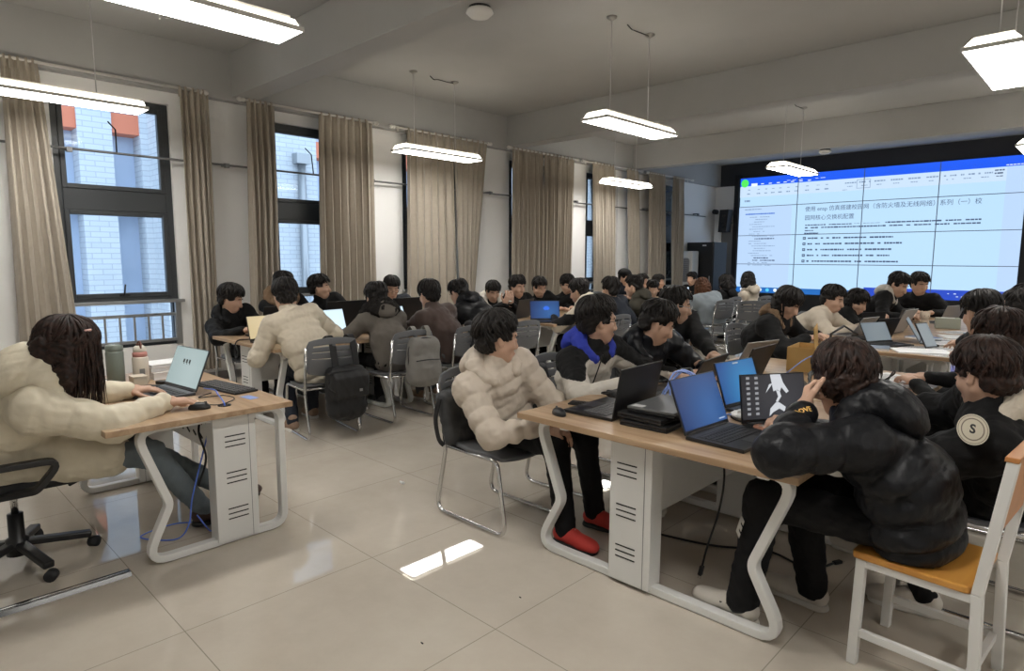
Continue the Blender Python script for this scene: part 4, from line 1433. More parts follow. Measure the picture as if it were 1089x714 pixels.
cable('blue network cable looped on the floor under the single table', [(-3.62, 1.33, .66), (-3.56, 1.24, .45), (-3.53, 1.17, .25), (-3.55, 1.15, .10), (-3.62, 1.10, .012), (-3.80, .98, .008), (-3.85, 1.18, .008), (-3.70, 1.32, .008), (-3.58, 1.27, .02), (-3.53, 1.19, .15)], M_CABLE_B, .004)
cable('black cable dangling by the vent panel of the single table', [(-3.66, 1.30, .69), (-3.58, 1.24, .60), (-3.55, 1.26, .45), (-3.57, 1.22, .30)], M_CABLE_K, .006)
cable('black cable hanging over the edge before the black-clad person', [(-6.05, 2.62, TZ + .006), (-6.0, 2.47, TZ + .006), (-6.0, 2.445, .66), (-5.97, 2.44, .60), (-5.92, 2.44, .66), (-5.96, 2.44, .72)], M_CABLE_K, .006)

# single table: bottles, books, keyboard
t = thing('water_bottle', 'tall sage green water bottle on the single table', 'bottle', on_table(-4.50, 1.09))
b = MB(); b.lathe([(.044, 0), (.05, .01), (.05, .20), (.046, .218)], n=28); b.build('body', mat('sage_plastic', (.19, .225, .20), .4), t)
b = MB(); b.lathe([(.047, .212), (.049, .22), (.048, .245), (.03, .255)], n=28); b.box((-.045, -.02, .24), (.035, .03, .012)); b.build('cap', mat('sage_cap', (.16, .19, .17), .4), t)
t = thing('thermos', 'cream thermos with pink band and brown top on the single table', 'bottle', on_table(-4.46, 1.22))
b = MB(); b.lathe([(.042, 0), (.046, .01), (.046, .16), (.04, .17)], n=24); b.build('body', mat('cream_enamel', (.62, .56, .48), .4), t)
b = MB(); b.lathe([(.041, .165), (.042, .19), (.036, .20)], n=24); b.build('band', mat('pink_band', (.55, .25, .22), .5), t)
b = MB(); b.lathe([(.036, .20), (.038, .215), (.028, .235), (.012, .242)], n=24); b.build('lid', mat('cream_lid', (.66, .62, .55), .4), t)
b = MB(); b.tube(fillet([(-.03, 0, .215), (-.025, 0, .262), (.025, 0, .262), (.03, 0, .215)], .02, 5), .006, 8); b.lathe([(.018, .238), (.018, .25), (.005, .252)], n=16); b.build('carry_loop', mat('brown_plastic', (.16, .06, .04), .4), t)
b = MB(); b.box((.0465, -.005, .07), (.002, .03, .05)); b.build('print', mat('grey_print', (.2, .2, .2), .5), t)
t = thing('small_box', 'cream small box before the thermos', 'box', on_table(-4.34, 1.17))
b = MB(); b.box((0, 0, .032), (.10, .08, .062)); b.build('carton', mat('cream_card', (.60, .52, .42), .7), t, bevel=.004)
b = MB(); b.box((0, 0, .065), (.102, .082, .006)); b.build('lid', mat('cream_card2', (.66, .58, .48), .7), t)
def book(label, x, y, z, sx, sy, h, deg, cover, group='books on the single table'):
    t = thing('book', label, 'book', (x, y, z), R(deg), group)
    b = MB(); b.box((0, 0, h / 2), (sx - .008, sy - .006, h - .004)); b.build('pages', M_PAPER, t)
    b = MB(); b.box((0, 0, .001), (sx, sy, .002)); b.box((0, 0, h - .001), (sx, sy, .002)); b.box((-sx / 2, 0, h / 2), (.002, sy, h)); b.build('cover', cover, t)
book('thick white book at the bottom of the pile by the thermos', -4.60, 1.44, TZ, .22, .30, .045, 4, M_PAPER)
book('beige book in the middle of the pile by the thermos', -4.60, 1.44, TZ + .046, .21, .29, .03, -3, mat('beige_cover', (.55, .48, .40), .6))
book('thin white book on top of the pile by the thermos', -4.61, 1.43, TZ + .077, .21, .30, .02, 6, M_PAPER)
t = thing('keyboard', 'black full-size keyboard behind the grey-paged laptop', 'keyboard', on_table(-3.90, 1.52), R(8))
b = MB(); b.prism([(-.23, 0), (.23, 0), (.23, .012), (-.23, .012)], -.075, .075, plane='xz')
b.build('case', M_BLACKP, t, bevel=.003)
b = MB()
for i in range(5):
    for j in range(18):
        b.box((-.212 + j * .0249, -.055 + i * .027, .0165), (.02, .021, .009), taper=.85)
b.build('keys', M_KEYGREY, t)
for lab, x, y, m, g in (('small black gadget by the thermos', -4.30, 1.30, M_BLACKP, 0), ('small red gadget beside the black one', -4.22, 1.38, mat('red_plastic', (.45, .05, .04), .4), 0), ('black box adapter before the small cream box', -4.20, 1.20, M_BLACKM, 0)):
    t = thing('adapter', lab, 'adapter', on_table(x, y), R(30))
    b = MB(); b.box((0, 0, .012), (.09, .045, .022)); b.build('case', m, t, bevel=.005)
    b = MB(); b.box((.05, 0, .012), (.014, .018, .01)); b.build('connector', M_CHROME, t)
t = thing('notepad', 'white notepad at the far corner of the single table', 'notepad', on_table(-4.75, 1.0), R(10))
b = MB(); b.box((0, 0, .004), (.20, .14, .007)); b.build('sheets', M_PAPER, t)
b = MB(); b.box((0, .068, .0045), (.20, .012, .009)); b.build('binding', M_BLACKM, t)

# front table clutter
t = thing('cardboard_box', 'open orange-brown cardboard box behind the silver laptop', 'box', on_table(-1.52, 4.78), R(6))
b = MB()
b.box((0, -.16, .085), (.40, .006, .17)); b.box((0, .16, .085), (.40, .006, .17)); b.box((-.2, 0, .085), (.006, .32, .17)); b.box((.2, 0, .085), (.006, .32, .17)); b.box((0, 0, .003), (.40, .32, .006))
b.build('carton', M_CARD, t)
b = MB(); b.bar((0, -.165, .17), (0, -.25, .14), .40, .005, upv=(1, 0, 0)); b.build('flap', M_CARD, t)
b = MB(); b.box((.12, -.164, .10), (.10, .003, .12)); b.build('paper_label', M_PAPER, t)
t = thing('tissue', 'crumpled white tissue between the two blue laptops', 'tissue', on_table(-1.33, 3.02))
s_ = SDF(.006); s_.ell((0, 0, .02), (.045, .035, .025)); s_.ell((.02, .02, .035), (.03, .02, .02)); s_.plane((0, 0, 0), (0, 0, -1)); sdf_obj(s_, 'paper', M_PAPER, t, noise=(.007, .04, 2))
t = thing('snack_packet', 'small brown-orange snack packet before the white-figure laptop', 'packet', on_table(-1.14, 2.86), R(-20))
s_ = SDF(.005); s_.box((0, 0, .016), (.055, .03, .014), rnd=.013); sdf_obj(s_, 'wrapper', mat('snack_wrapper', (.42, .20, .12), .35), t, noise=(.003, .03, 3))
b = MB(); b.box((.058, 0, .016), (.012, .055, .002)); b.box((-.058, 0, .016), (.012, .055, .002)); b.box((0, 0, .0305), (.05, .03, .001)); b.build('crimp', mat('packet_foil', (.6, .55, .5), .3, .4), t)
def paper(label, x, y, z, sx, sy, deg, lines=True, group='printed sheets', h=.003):
    t = thing('paper_sheet', label, 'paper', (x, y, z), R(deg), group)
    b = MB(); b.box((0, 0, h / 2), (sx, sy, h)); b.build('sheet', M_PAPER, t)
    if lines:
        b = MB()
        for k in range(9):
            b.box((-.01, -sy * .38 + k * sy * .09, h + .0003), (sx * .75, sy * .03, .0006))
        b.build('print_lines', mat('grey_ink', (.18, .18, .2), .7), t)
paper('printed white sheets at the end of the front tables beyond the dark head', -1.12, 4.75, TZ, .42, .30, 62)
paper('second printed sheet overlapping the table end beside the dark head', -.98, 4.55, TZ + .004, .30, .21, 40)
paper('wide white booklet at the edge of the paper table', -1.22, 6.34, TZ, .42, .30, 28, False, h=.012)
paper('white sheet beside the wide booklet', -1.32, 6.62, TZ + .0, .30, .21, -10)
paper('white sheet on top of a notebook farther along the paper table', -1.15, 7.0, TZ + .02, .30, .22, 50)
paper('white sheet half under the dim-screened laptop', -1.62, 6.5, TZ, .30, .21, 15)
paper('broad white papers beside the greenish laptop', -1.12, 7.75, TZ, .42, .32, 30, False, h=.015)
paper('white sheet at the corner of the paper table under the booklet', -1.05, 6.30, TZ, .30, .21, 75)
paper('white sheet between the tablet and the table edge', -1.06, 6.72, TZ + .0, .30, .21, 20)
paper('crossed white sheet next to the blue notebook', -1.22, 7.36, TZ + .0, .30, .21, -35)
paper('loose white sheet by the far grey box', -1.30, 8.3, TZ, .3, .21, 60)
def notebook(label, x, y, sx, sy, deg, m):
    t = thing('notebook', label, 'notebook', on_table(x, y), R(deg), 'notebooks on the paper table')
    b = MB(); b.box((0, 0, .009), (sx, sy, .017)); b.build('pages', M_PAPER, t)
    b = MB(); b.box((0, 0, .0185), (sx + .004, sy + .004, .002)); b.box((-sx / 2 - .001, 0, .009), (.003, sy, .02)); b.build('cover', m, t)
M_BLUEC = mat('blue_cover', (.16, .24, .40), .5)
notebook('blue-grey notebook at the near edge of the paper table', -1.62, 6.26, .34, .24, 12, mat('bluegrey_cover', (.20, .25, .32), .4))
notebook('dark notebook under the white sheet', -1.15, 7.0, .30, .22, 45, M_BLACKM)
notebook('blue notebook beside the greenish laptop', -1.42, 7.42, .26, .19, -20, M_BLUEC)
notebook('blue notebook near the far white papers', -1.05, 8.1, .26, .19, 15, M_BLUEC)
for k in range(4):
    t = thing('blue_folder', ['lowest', 'second', 'third', 'topmost'][k] + ' blue-white folder of the stack near the video wall', 'folder', (-1.2 + .01 * k, 9.75, TZ + k * .032), R((5, -4, 8, 0)[k]), 'stacked blue folders')
    b = MB(); b.box((0, 0, .015), (.34, .28, .028)); b.build('pages', M_PAPER, t)
    b = MB(); b.box((0, 0, .0295), (.345, .285, .003)); b.box((0, -.141, .015), (.345, .004, .03)); b.build('cover', M_BLUEC, t)
t = thing('tissue_box', 'grey-green carton on the far paper table', 'box', on_table(-1.45, 8.75), R(15))
b = MB(); b.box((0, 0, .06), (.24, .16, .12)); b.build('carton', mat('greygreen_card', (.34, .36, .30), .7), t, bevel=.005)
b = MB(); b.box((0, 0, .1215), (.13, .05, .003)); b.build('opening', M_PAPER, t)
t = thing('plush_toy', 'small cream plush standing on the paper table carton', 'toy', on_table(-1.62, 8.45), R(-60))
s_ = SDF(.008); s_.ell((0, 0, .06), (.05, .05, .065)); s_.ell((0, 0, .15), (.048, .05, .046), k=.02); s_.ell((0, .035, .19), (.015, .015, .02)); s_.ell((0, -.035, .19), (.015, .015, .02)); s_.plane((0, 0, 0), (0, 0, -1)); sdf_obj(s_, 'body', mat('cream_plush', (.60, .50, .40), .9), t)
b = MB(); b.lathe([(.004, -.002), (.004, .002)], (.046, .018, .155), 8, axis='x'); b.lathe([(.004, -.002), (.004, .002)], (.046, -.018, .155), 8, axis='x'); b.build('eyes', M_INK, t)
t = thing('tablet', 'dark tablet propped up among the papers', 'tablet', on_table(-1.25, 6.62), R(-20))
b = MB(); b.box((0, 0, .12), (.012, .17, .24), rot=Matrix.Rotation(-.5, 3, 'Y')); b.build('body', M_BLACKP, t, bevel=.003)
b = MB(); b.box((.007, 0, .1235), (.001, .155, .22), rot=Matrix.Rotation(-.5, 3, 'Y')); b.build('screen', S_WIN, t)
t = thing('monitor_stand', 'black desk stand with thin arms behind the dark head', 'stand', on_table(-1.55, 5.02), R(40))
b = MB(); b.box((0, 0, .008), (.18, .14, .015)); b.build('base', M_BLACKM, t, bevel=.004)
b = MB(); b.tube([(0, 0, .01), (0, 0, .24), (.10, .02, .30)], .009, 8); b.tube([(.10, .02, .30), (.18, -.04, .24)], .007, 8); b.build('arm', M_BLACKP, t)

# ------------------------------------------------------------------ bags and clothes hung on chairs
M_BAGK = mat('black_nylon', (.007, .007, .008), .65, bump=.15, bscale=220)
M_BAGG = mat('grey_canvas', (.22, .21, .195), .8, bump=.2, bscale=260)
M_BAGD = mat('dark_grey_canvas', (.055, .057, .06), .75, bump=.2, bscale=240)
t = thing('backpack', 'black flap backpack hanging on the chair of the cream puffer', 'backpack', (-4.70, 2.83, 0), R(-4))
s_ = SDF(.011); s_.box((.0, 0, .42), (.085, .17, .22), rnd=.07); s_.box((.07, 0, .34), (.05, .14, .11), rnd=.045, k=.02); s_.ell((.02, 0, .24), (.09, .16, .07), k=.04)
sdf_obj(s_, 'body', M_BAGK, t, noise=(.006, .12, 5))
s_ = SDF(.010); s_.box((.055, 0, .52), (.075, .165, .085), rnd=.04); s_.box((.125, 0, .47), (.012, .15, .09), rnd=.012, k=.03); fo = sdf_obj(s_, 'flap', mat('black_nylon2', (.010, .010, .011), .55, bump=.15, bscale=220), t, noise=(.003, .1, 6))
b = MB(); b.box((.142, .07, .44), (.004, .028, .022)); b.build('tag', mat('tag_grey', (.25, .25, .25), .5), fo)
for y in (-.09, .10):
    b = MB(); b.tube(spline([(.02, y, .58), (-.01, y, .72), (-.05, y, .84), (-.10, y, .885), (-.16, y, .86)], 6), 1, sect=[(-.028, -.004), (.028, -.004), (.028, .004), (-.028, .004)], upv=(1, 0, .2)); b.build('strap', M_BAGK, t)
t = thing('backpack', 'light grey backpack with front zip hanging on the chair of the grey hooded coat', 'backpack', (-4.70, 3.66, 0), R(-12))
s_ = SDF(.011); s_.box((.0, 0, .58), (.085, .165, .23), rnd=.075); s_.ell((.03, 0, .50), (.10, .165, .16), k=.04); sdf_obj(s_, 'body', M_BAGG, t, noise=(.004, .15, 2))
b = MB(); b.tube(spline([(.11, -.12, .60), (.127, 0, .61), (.11, .12, .60)], 6), .005, 6); b.tube(spline([(.03, -.165, .55), (.04, -.15, .74), (.045, 0, .805), (.04, .15, .74), (.03, .165, .55)], 8), .005, 6); b.build('zip', M_BLACKM, t)
for y in (-.07, .07):
    b = MB(); b.tube(spline([(0, y, .78), (-.03, y, .87), (-.09, y, .90), (-.15, y, .86)], 6), 1, sect=[(-.022, -.004), (.022, -.004), (.022, .004), (-.022, .004)], upv=(1, 0, .2)); b.build('strap', M_BAGG, t)
b = MB(); b.tube(spline([(.0, .02, .36), (.02, .03, .28), (.0, .04, .20)], 6), 1, sect=[(-.018, -.002), (.018, -.002), (.018, .002), (-.018, .002)], upv=(1, 0, 0)); b.build('hanging_strap', M_BAGG, t)
t = thing('hanging_jacket', 'black jacket draped over the chair of the brown-coated person', 'jacket', (-4.66, 4.42, 0), R(-4))
s_ = SDF(.011); s_.box((.02, .02, .62), (.065, .20, .25), rnd=.06); s_.cap((-.05, -.16, .87), (-.05, .20, .87), .05, .055, k=.05); s_.cap((.05, .16, .80), (.06, .20, .42), .055, .045, k=.03); sdf_obj(s_, 'cloth', mat('black_jacket_cloth', (.012, .012, .014), .75, bump=.2, bscale=120), t, noise=(.014, .16, 8))
b = MB(); b.tube(spline([(-.02, -.1, .92), (.03, .02, .93), (-.02, .14, .925)], 6), .018, 8); b.build('collar', MATS['black_jacket_cloth'], t)
t = thing('shoulder_bag', 'dark grey bag wedged behind the person in beige puffer', 'bag', (-2.865, 2.50, 0), R(2))
s_ = SDF(.009); s_.box((.02, 0, .60), (.05, .15, .17), ax=[(.96, 0, .28), (0, 1, 0), (-.28, 0, .96)], rnd=.045); s_.box((.055, 0, .50), (.035, .13, .07), rnd=.03, k=.02); sdf_obj(s_, 'body', M_BAGD, t, noise=(.005, .1, 4))
b = MB(); b.tube(spline([(.0, -.155, .72), (-.02, -.17, .60), (.0, -.165, .48), (.03, -.15, .44)], 6), 1, sect=[(-.016, -.003), (.016, -.003), (.016, .003), (-.016, .003)], upv=(0, 1, 0)); b.build('strap', M_BAGK, t)
t = thing('backpack', 'black backpack with white piping behind the blue-hooded person', 'backpack', (-2.86, 3.20, 0), R(12))
s_ = SDF(.010); s_.box((0, 0, .62), (.075, .14, .21), ax=[(.97, 0, .22), (0, 1, 0), (-.22, 0, .97)], rnd=.065); sdf_obj(s_, 'body', M_BAGK, t, noise=(.004, .12, 7))
for sx in (-.05, .015):
    b = MB(); b.tube(spline([(sx + .06, -.137, .46), (sx + .0, -.142, .62), (sx - .03, -.125, .77), (sx - .04, -.06, .83), (sx - .04, .04, .835)], 6), .005, 6); b.build('piping', M_STICKER, t)
# ------------------------------------------------------------------ people
def cloth(name, col, rough=.7, **k):
    k.setdefault('bump', .15); k.setdefault('bscale', 160)
    k.setdefault('spec', .25)
    return mat(name, col, rough, **k)
C_CREAM = cloth('cream_puffer_nylon', (.68, .615, .48), .5, bump=.1, bscale=60)
C_BEIGE = cloth('beige_puffer_nylon', (.57, .495, .415), .45, bump=.12, bscale=60)
C_PUFFCREAM = cloth('pale_cream_puffer', (.62, .55, .44), .55, bump=.1, bscale=60)
C_BLACK = cloth('black_cloth', (.0065, .0065, .007), .75)
C_BLACKG = cloth('black_glossy_puffer', (.008, .009, .012), .33, bump=.1, bscale=70)
C_BLACKN = cloth('black_puffer_nylon', (.0065, .007, .009), .46, bump=.15, bscale=90)
C_NAVY = cloth('dark_navy_cloth', (.018, .022, .032), .7)
C_TAUPE = cloth('grey_taupe_coat', (.135, .12, .105), .8)
C_BROWN = cloth('brown_wool', (.075, .05, .043), .85, sheen=.3)
C_WHITEJ = cloth('off_white_nylon', (.60, .56, .50), .5, bump=.1, bscale=60)
C_BLUEH = cloth('royal_blue_fleece', (.035, .055, .40), .8)
C_OLIVE = cloth('olive_jacket_cloth', (.055, .05, .038), .8)
C_PALEGREY = cloth('pale_grey_blue_coat', (.27, .31, .34), .8)
C_CREAMF = cloth('cream_fleece', (.58, .51, .42), .9, bump=.4, bscale=120)
C_JEANS = cloth('grey_blue_denim', (.15, .18, .20), .8)
C_TROUS = cloth('black_trousers', (.006, .006, .007), .75)
C_GREYT = cloth('grey_trousers', (.10, .10, .10), .8)
C_FUR = cloth('black_fur', (.014, .012, .011), .9, bump=.8, bscale=90)
C_BRFUR = cloth('brown_fur', (.20, .13, .08), .9, bump=.8, bscale=90)
C_KNIT = cloth('grey_knit', (.18, .18, .18), .9)
SH_RED = mat('red_shoe_mesh', (.62, .05, .04), .6, bump=.3, bscale=300)
SH_WHITE = mat('white_shoe_leather', (.60, .56, .50), .5)
SH_BLACK = mat('black_shoe', (.014, .014, .014), .5)
SH_BROWN = mat('dark_brown_shoe', (.06, .03, .022), .5)
SH_TAN = mat('tan_shoe_suede', (.30, .20, .14), .8)
SO_BLACK = mat('black_sole', (.015, .015, .015), .6)
SO_WHITE = mat('white_sole', (.62, .60, .56), .5)

def ik(S, W, l1, l2, pole):
    S, W = np.array(S, float), np.array(W, float)
    d = W - S
    L = np.linalg.norm(d)
    if L > (l1 + l2) * .995:
        W = S + d / L * (l1 + l2) * .995; d = W - S; L = np.linalg.norm(d)
    a = (l1 * l1 - l2 * l2 + L * L) / (2 * L)
    h = math.sqrt(max(l1 * l1 - a * a, 0))
    u = d / L
    p = np.array(pole, float); p = p - u * (p @ u); p = nrm(p)
    return S + u * a + p * h, W

def hand_prims(s, Wp, d, n, side, curl, hr, sc):
    """palm, four unequal bent fingers and a thumb on the side of the palm; d = pointing direction, n = way the palm faces"""
    d = nrm(d); n = nrm(n - d * (n @ d)); t = np.cross(d, n) * side       # t points to the thumb side
    P = lambda a, b, c: Wp + (d * a + t * b + n * c) * sc
    s.cap(P(-.02, 0, 0), P(.03, 0, 0), .026 * sc, .028 * sc, k=.015)
    s.box(P(.055, 0, 0), (.045 * sc, .038 * sc, .014 * sc), ax=[d, t, n], rnd=.013 * sc, k=.012)
    s.ell(P(.03, .025, .008), (.03 * sc, .018 * sc, .016 * sc), ax=[d, t, n], k=.012)
    for i, (b, ln, sp) in enumerate(((.030, .074, .10), (.010, .083, .02), (-.010, .077, -.05), (-.029, .060, -.14))):
        p = P(.092 - .004 * abs(i - 1), b, 0)
        ang = 0
        c = curl[i] if isinstance(curl, (list, tuple)) else curl
        for j, f in enumerate((.46, .30, .24)):
            ang += c * (.75, 1.0, .7)[j]
            dd = nrm(d * math.cos(ang) + n * math.sin(ang) + t * sp * (1 if j == 0 else .6))
            q = p + dd * ln * f * sc
            s.cap(p, q, max(hr, .0092 * sc - .0006 * j), max(hr, .0086 * sc - .0008 * j), k=.004)
            p = q
    p = P(.025, .034, .006)
    for dd, ln, r in ((nrm(d * .72 + t * .62 + n * .35), .040, .0115), (nrm(d * .92 + t * .25 + n * .35), .034, .010), (nrm(d * .97 - t * .02 + n * .35), .026, .009)):
        q = p + dd * ln * sc
        s.cap(p, q, max(hr, r * sc), max(hr, (r - .001) * sc), k=.006)
        p = q

def head_prims(s, Hc, F, L, U, k, fine):
    ax = [F, L, U]
    P = lambda f, l, u: Hc + (F * f + L * l + U * u) * k
    E = lambda c, r, kk=.02, op='u': s.ell(P(*c), [v * k for v in r], ax=ax, k=kk * k, op=op)
    E((-.015, 0, .035), (.096, .077, .088))
    E((.018, 0, -.035), (.070, .060, .082), .03)
    E((.052, 0, -.090), (.030, .030, .028), .03)
    for q in (-1, 1):
        E((.045, .040 * q, -.028), (.034, .028, .028), .025)
        s.cap(P(.0, .058 * q, -.05), P(.045, .03 * q, -.092), .018 * k, .018 * k, k=.03 * k)
        E((-.004, .078 * q, -.004), (.020, .009, .033), .008)                        # ear
        E((.004, .085 * q, -.002), (.010, .006, .018), .006, 's')
    if fine:
        s.cap(P(.076, -.035, .026), P(.076, .035, .026), .012 * k, .012 * k, k=.02 * k)  # brow ridge
        for q in (-1, 1):
            E((.094, .031 * q, .002), (.016, .019, .013), .014, 's')
            E((.080, .031 * q, -.001), (.013, .015, .010), .006)                       # eyelid bulge
            E((.092, .013 * q, -.040), (.012, .009, .009), .008)                       # nostril wing
        s.cap(P(.080, 0, .018), P(.102, 0, -.034), .009 * k, .013 * k, k=.014 * k)
        s.cap(P(.084, -.018, -.066), P(.084, .018, -.066), .008 * k, k=.010 * k)
        s.cap(P(.082, -.014, -.077), P(.082, .014, -.077), .008 * k, k=.008 * k)
        s.cap(P(.096, -.024, -.0715), P(.096, .024, -.0715), .004 * k, k=.006 * k, op='s')
    else:
        s.cap(P(.078, 0, .012), P(.102, 0, -.034), .012 * k, .016 * k, k=.02 * k)
        s.cap(P(.080, -.012, -.072), P(.080, .012, -.072), .013 * k, k=.02 * k)
        for q in (-1, 1):
            E((.094, .031 * q, .004), (.014, .018, .012), .014, 's')

def make_hair(o, Hc, F, L, U, k, style, res, seed, material, nlocks, down, vol=1.0):
    rnd = random.Random(seed)
    ax = [F, L, U]
    P = lambda f, l, u: Hc + (F * f + L * l + U * u) * k
    s = SDF(res)
    v = vol
    s.ell(P(-.014, 0, .036), [.108 * k * (1 + .5 * (v - 1)), .087 * k * v, .103 * k * v], ax=ax)
    if style == 'short':
        s.ell(P(-.055, 0, -.015), [.056 * k, .073 * k * v, .078 * k], ax=ax, k=.03)
        fr = .052 if seed % 3 else .064
        s.box(P(.145, 0, -.085), [.100 * k, .2 * k, (.085 + fr) * k], ax=ax, rnd=.02 * k, k=.015, op='s')
        s.box(P(.015, 0, -.105), [.050 * k, .2 * k, .10 * k], ax=ax, rnd=.015 * k, k=.012, op='s')
        s.box(P(-.05, 0, -.20), [.2 * k, .2 * k, .118 * k], ax=ax, rnd=.02 * k, k=.03, op='s')
        th = lambda a: 1.18 + .33 * (1 - math.cos(a)) + (.10 if seed % 4 == 1 else 0)
    else:
        s.ell(P(-.05, 0, -.03), [.075 * k, .092 * k * v, .11 * k], ax=ax, k=.03)
        n = 5
        for q in ((-1, 1) if len(style) < 3 else ()):
            p = P(-.01, .080 * q, .02); pe = p + down * style[1] * .75 - F * .02 * k + L * q * .012
            s.cap(p, p + (pe - p) * .5, .030 * k, .034 * k, k=.03); s.cap(p + (pe - p) * .5, pe, .034 * k, .016 * k, k=.03)
        p = P(-.075, 0, .0); pe = p + down * style[1] - F * .03
        for q in (-.045, 0, .045):
            s.cap(p + L * q * k, (p + pe) / 2 + L * q * k * 1.2, .045 * k, .042 * k, k=.04); s.cap((p + pe) / 2 + L * q * k * 1.2, pe + L * q * k, .042 * k, .016 * k, k=.04)
        s.box(P(.150, 0, -.09), [.095 * k, .052 * k, .135 * k], ax=ax, rnd=.02 * k, k=.015, op='s')
        th = lambda a: 1.45 + .3 * (1 - math.cos(a))
    V, Q = s.mesh(noise=(.008 * k, .06, seed))
    V = list(V); Q = list(Q)
    base = len(V)
    # locks: tapered curved strands from the crown to the hair line
    vs, fs = [], []
    c = P(-.014, 0, .036)
    rad = np.array([.110, .089 * v, .105 * v]) * k
    for i in range(nlocks):
        a = rnd.uniform(-math.pi, math.pi)
        t0 = rnd.uniform(.1, .75) if i % 3 else rnd.uniform(.6, 1.0)
        t1 = th(a) + rnd.uniform(-.30, .20)
        dr = rnd.uniform(-.5, .5)
        m = 7
        lift = rnd.uniform(.0, .09) * v
        w0 = rnd.uniform(.006, .013) * k * (1 if res < .008 else 1.3)
        pts = []
        for j in range(m):
            u = j / (m - 1)
            t = t0 + (t1 - t0) * u
            aa = a + dr * u * u
            n_ = np.array([math.sin(t) * math.cos(aa) - .22 * math.cos(t), math.sin(t) * math.sin(aa), math.cos(t)])
            n_ = n_ / np.linalg.norm(n_)
            rr = 1.0 + lift * math.sin(u * 2.6) + (.05 * u * u if style == 'short' else 0)
            loc = n_ * rad * rr
            pts.append(c + F * loc[0] + L * loc[1] + U * loc[2])
        if style != 'short' and (len(style) < 3 or abs(a) > 1.75):
            for j in range(4):
                pts.append(pts[-1] + down * style[1] * rnd.uniform(.15, .32) + (L * rnd.uniform(-.012, .012) - F * rnd.uniform(-.008, .012)) * k)
        m = len(pts)
        for j in range(m):
            tn = nrm(pts[min(j + 1, m - 1)] - pts[max(j - 1, 0)])
            out = nrm(pts[j] - c); sd = nrm(np.cross(tn, out)); out = np.cross(sd, tn)
            u = j / (m - 1)
            w = w0 * (math.sin(math.pi * min(.98, .12 + .88 * u)) ** .6 if u < .6 else max(.06, (1 - u) / .4) * 1.0)
            for da, db in ((1, 0), (0, .5), (-1, 0), (0, -.5)):
                vs.append(pts[j] + sd * w * da + out * w * db)
        b0 = base + len(vs) - m * 4
        for j in range(m - 1):
            for q in range(4):
                q2 = (q + 1) % 4
                fs.append((b0 + j * 4 + q, b0 + j * 4 + q2, b0 + (j + 1) * 4 + q2, b0 + (j + 1) * 4 + q))
    V = np.array(V + vs); Q = np.array(Q + fs)
    return np_mesh('hair', V, Q, material, o)

def shoe(o, heel, toe, upper, sole, res, sc=1.0, up=None):
    d = nrm(toe - heel); ln = np.linalg.norm(toe - heel)
    z = np.array([0, 0, 1.]); l = nrm(np.cross(z, d)); z = np.cross(d, l)
    P = lambda a, b, c: heel + d * (a * ln) + l * b * sc + z * c * sc
    s = SDF(res)
    s.cap(P(.12, 0, .055), P(.42, 0, .058), .042 * sc, .042 * sc, k=.02)
    s.cap(P(.42, 0, .055), P(.86, .004, .036), .044 * sc, .034 * sc, k=.02)
    s.cap(P(.14, 0, .06), P(.20, 0, .11), .038 * sc, .042 * sc, k=.02)
    s.ell(P(.72, .004, .038), [.085 * sc, .048 * sc, .038 * sc], ax=[d, l, z], k=.02)
    s.plane(P(0, 0, .014), -z)
    so = sdf_obj(s, 'shoe', upper, o)
    s = SDF(res)
    s.cap(P(.12, 0, .0), P(.45, 0, .0), .046 * sc, .044 * sc, k=.02); s.cap(P(.45, 0, .0), P(.80, .004, .0), .044 * sc, .050 * sc, k=.02)
    s.plane(P(0, 0, .026), z); s.plane(P(0, 0, 0), -z)
    sdf_obj(s, 'sole', sole, so)
    if res < .007:
        b = MB()
        for u in (.46, .54, .62):
            b.tube([P(u, -.024, .085 - (u - .46) * .12), P(u + .02, 0, .099 - (u - .46) * .14), P(u, .024, .085 - (u - .46) * .12)], .004, 6)
        b.build('laces', SO_WHITE if upper is not SH_WHITE else MATS.get('grey_ink') or SO_BLACK, so)
    return so

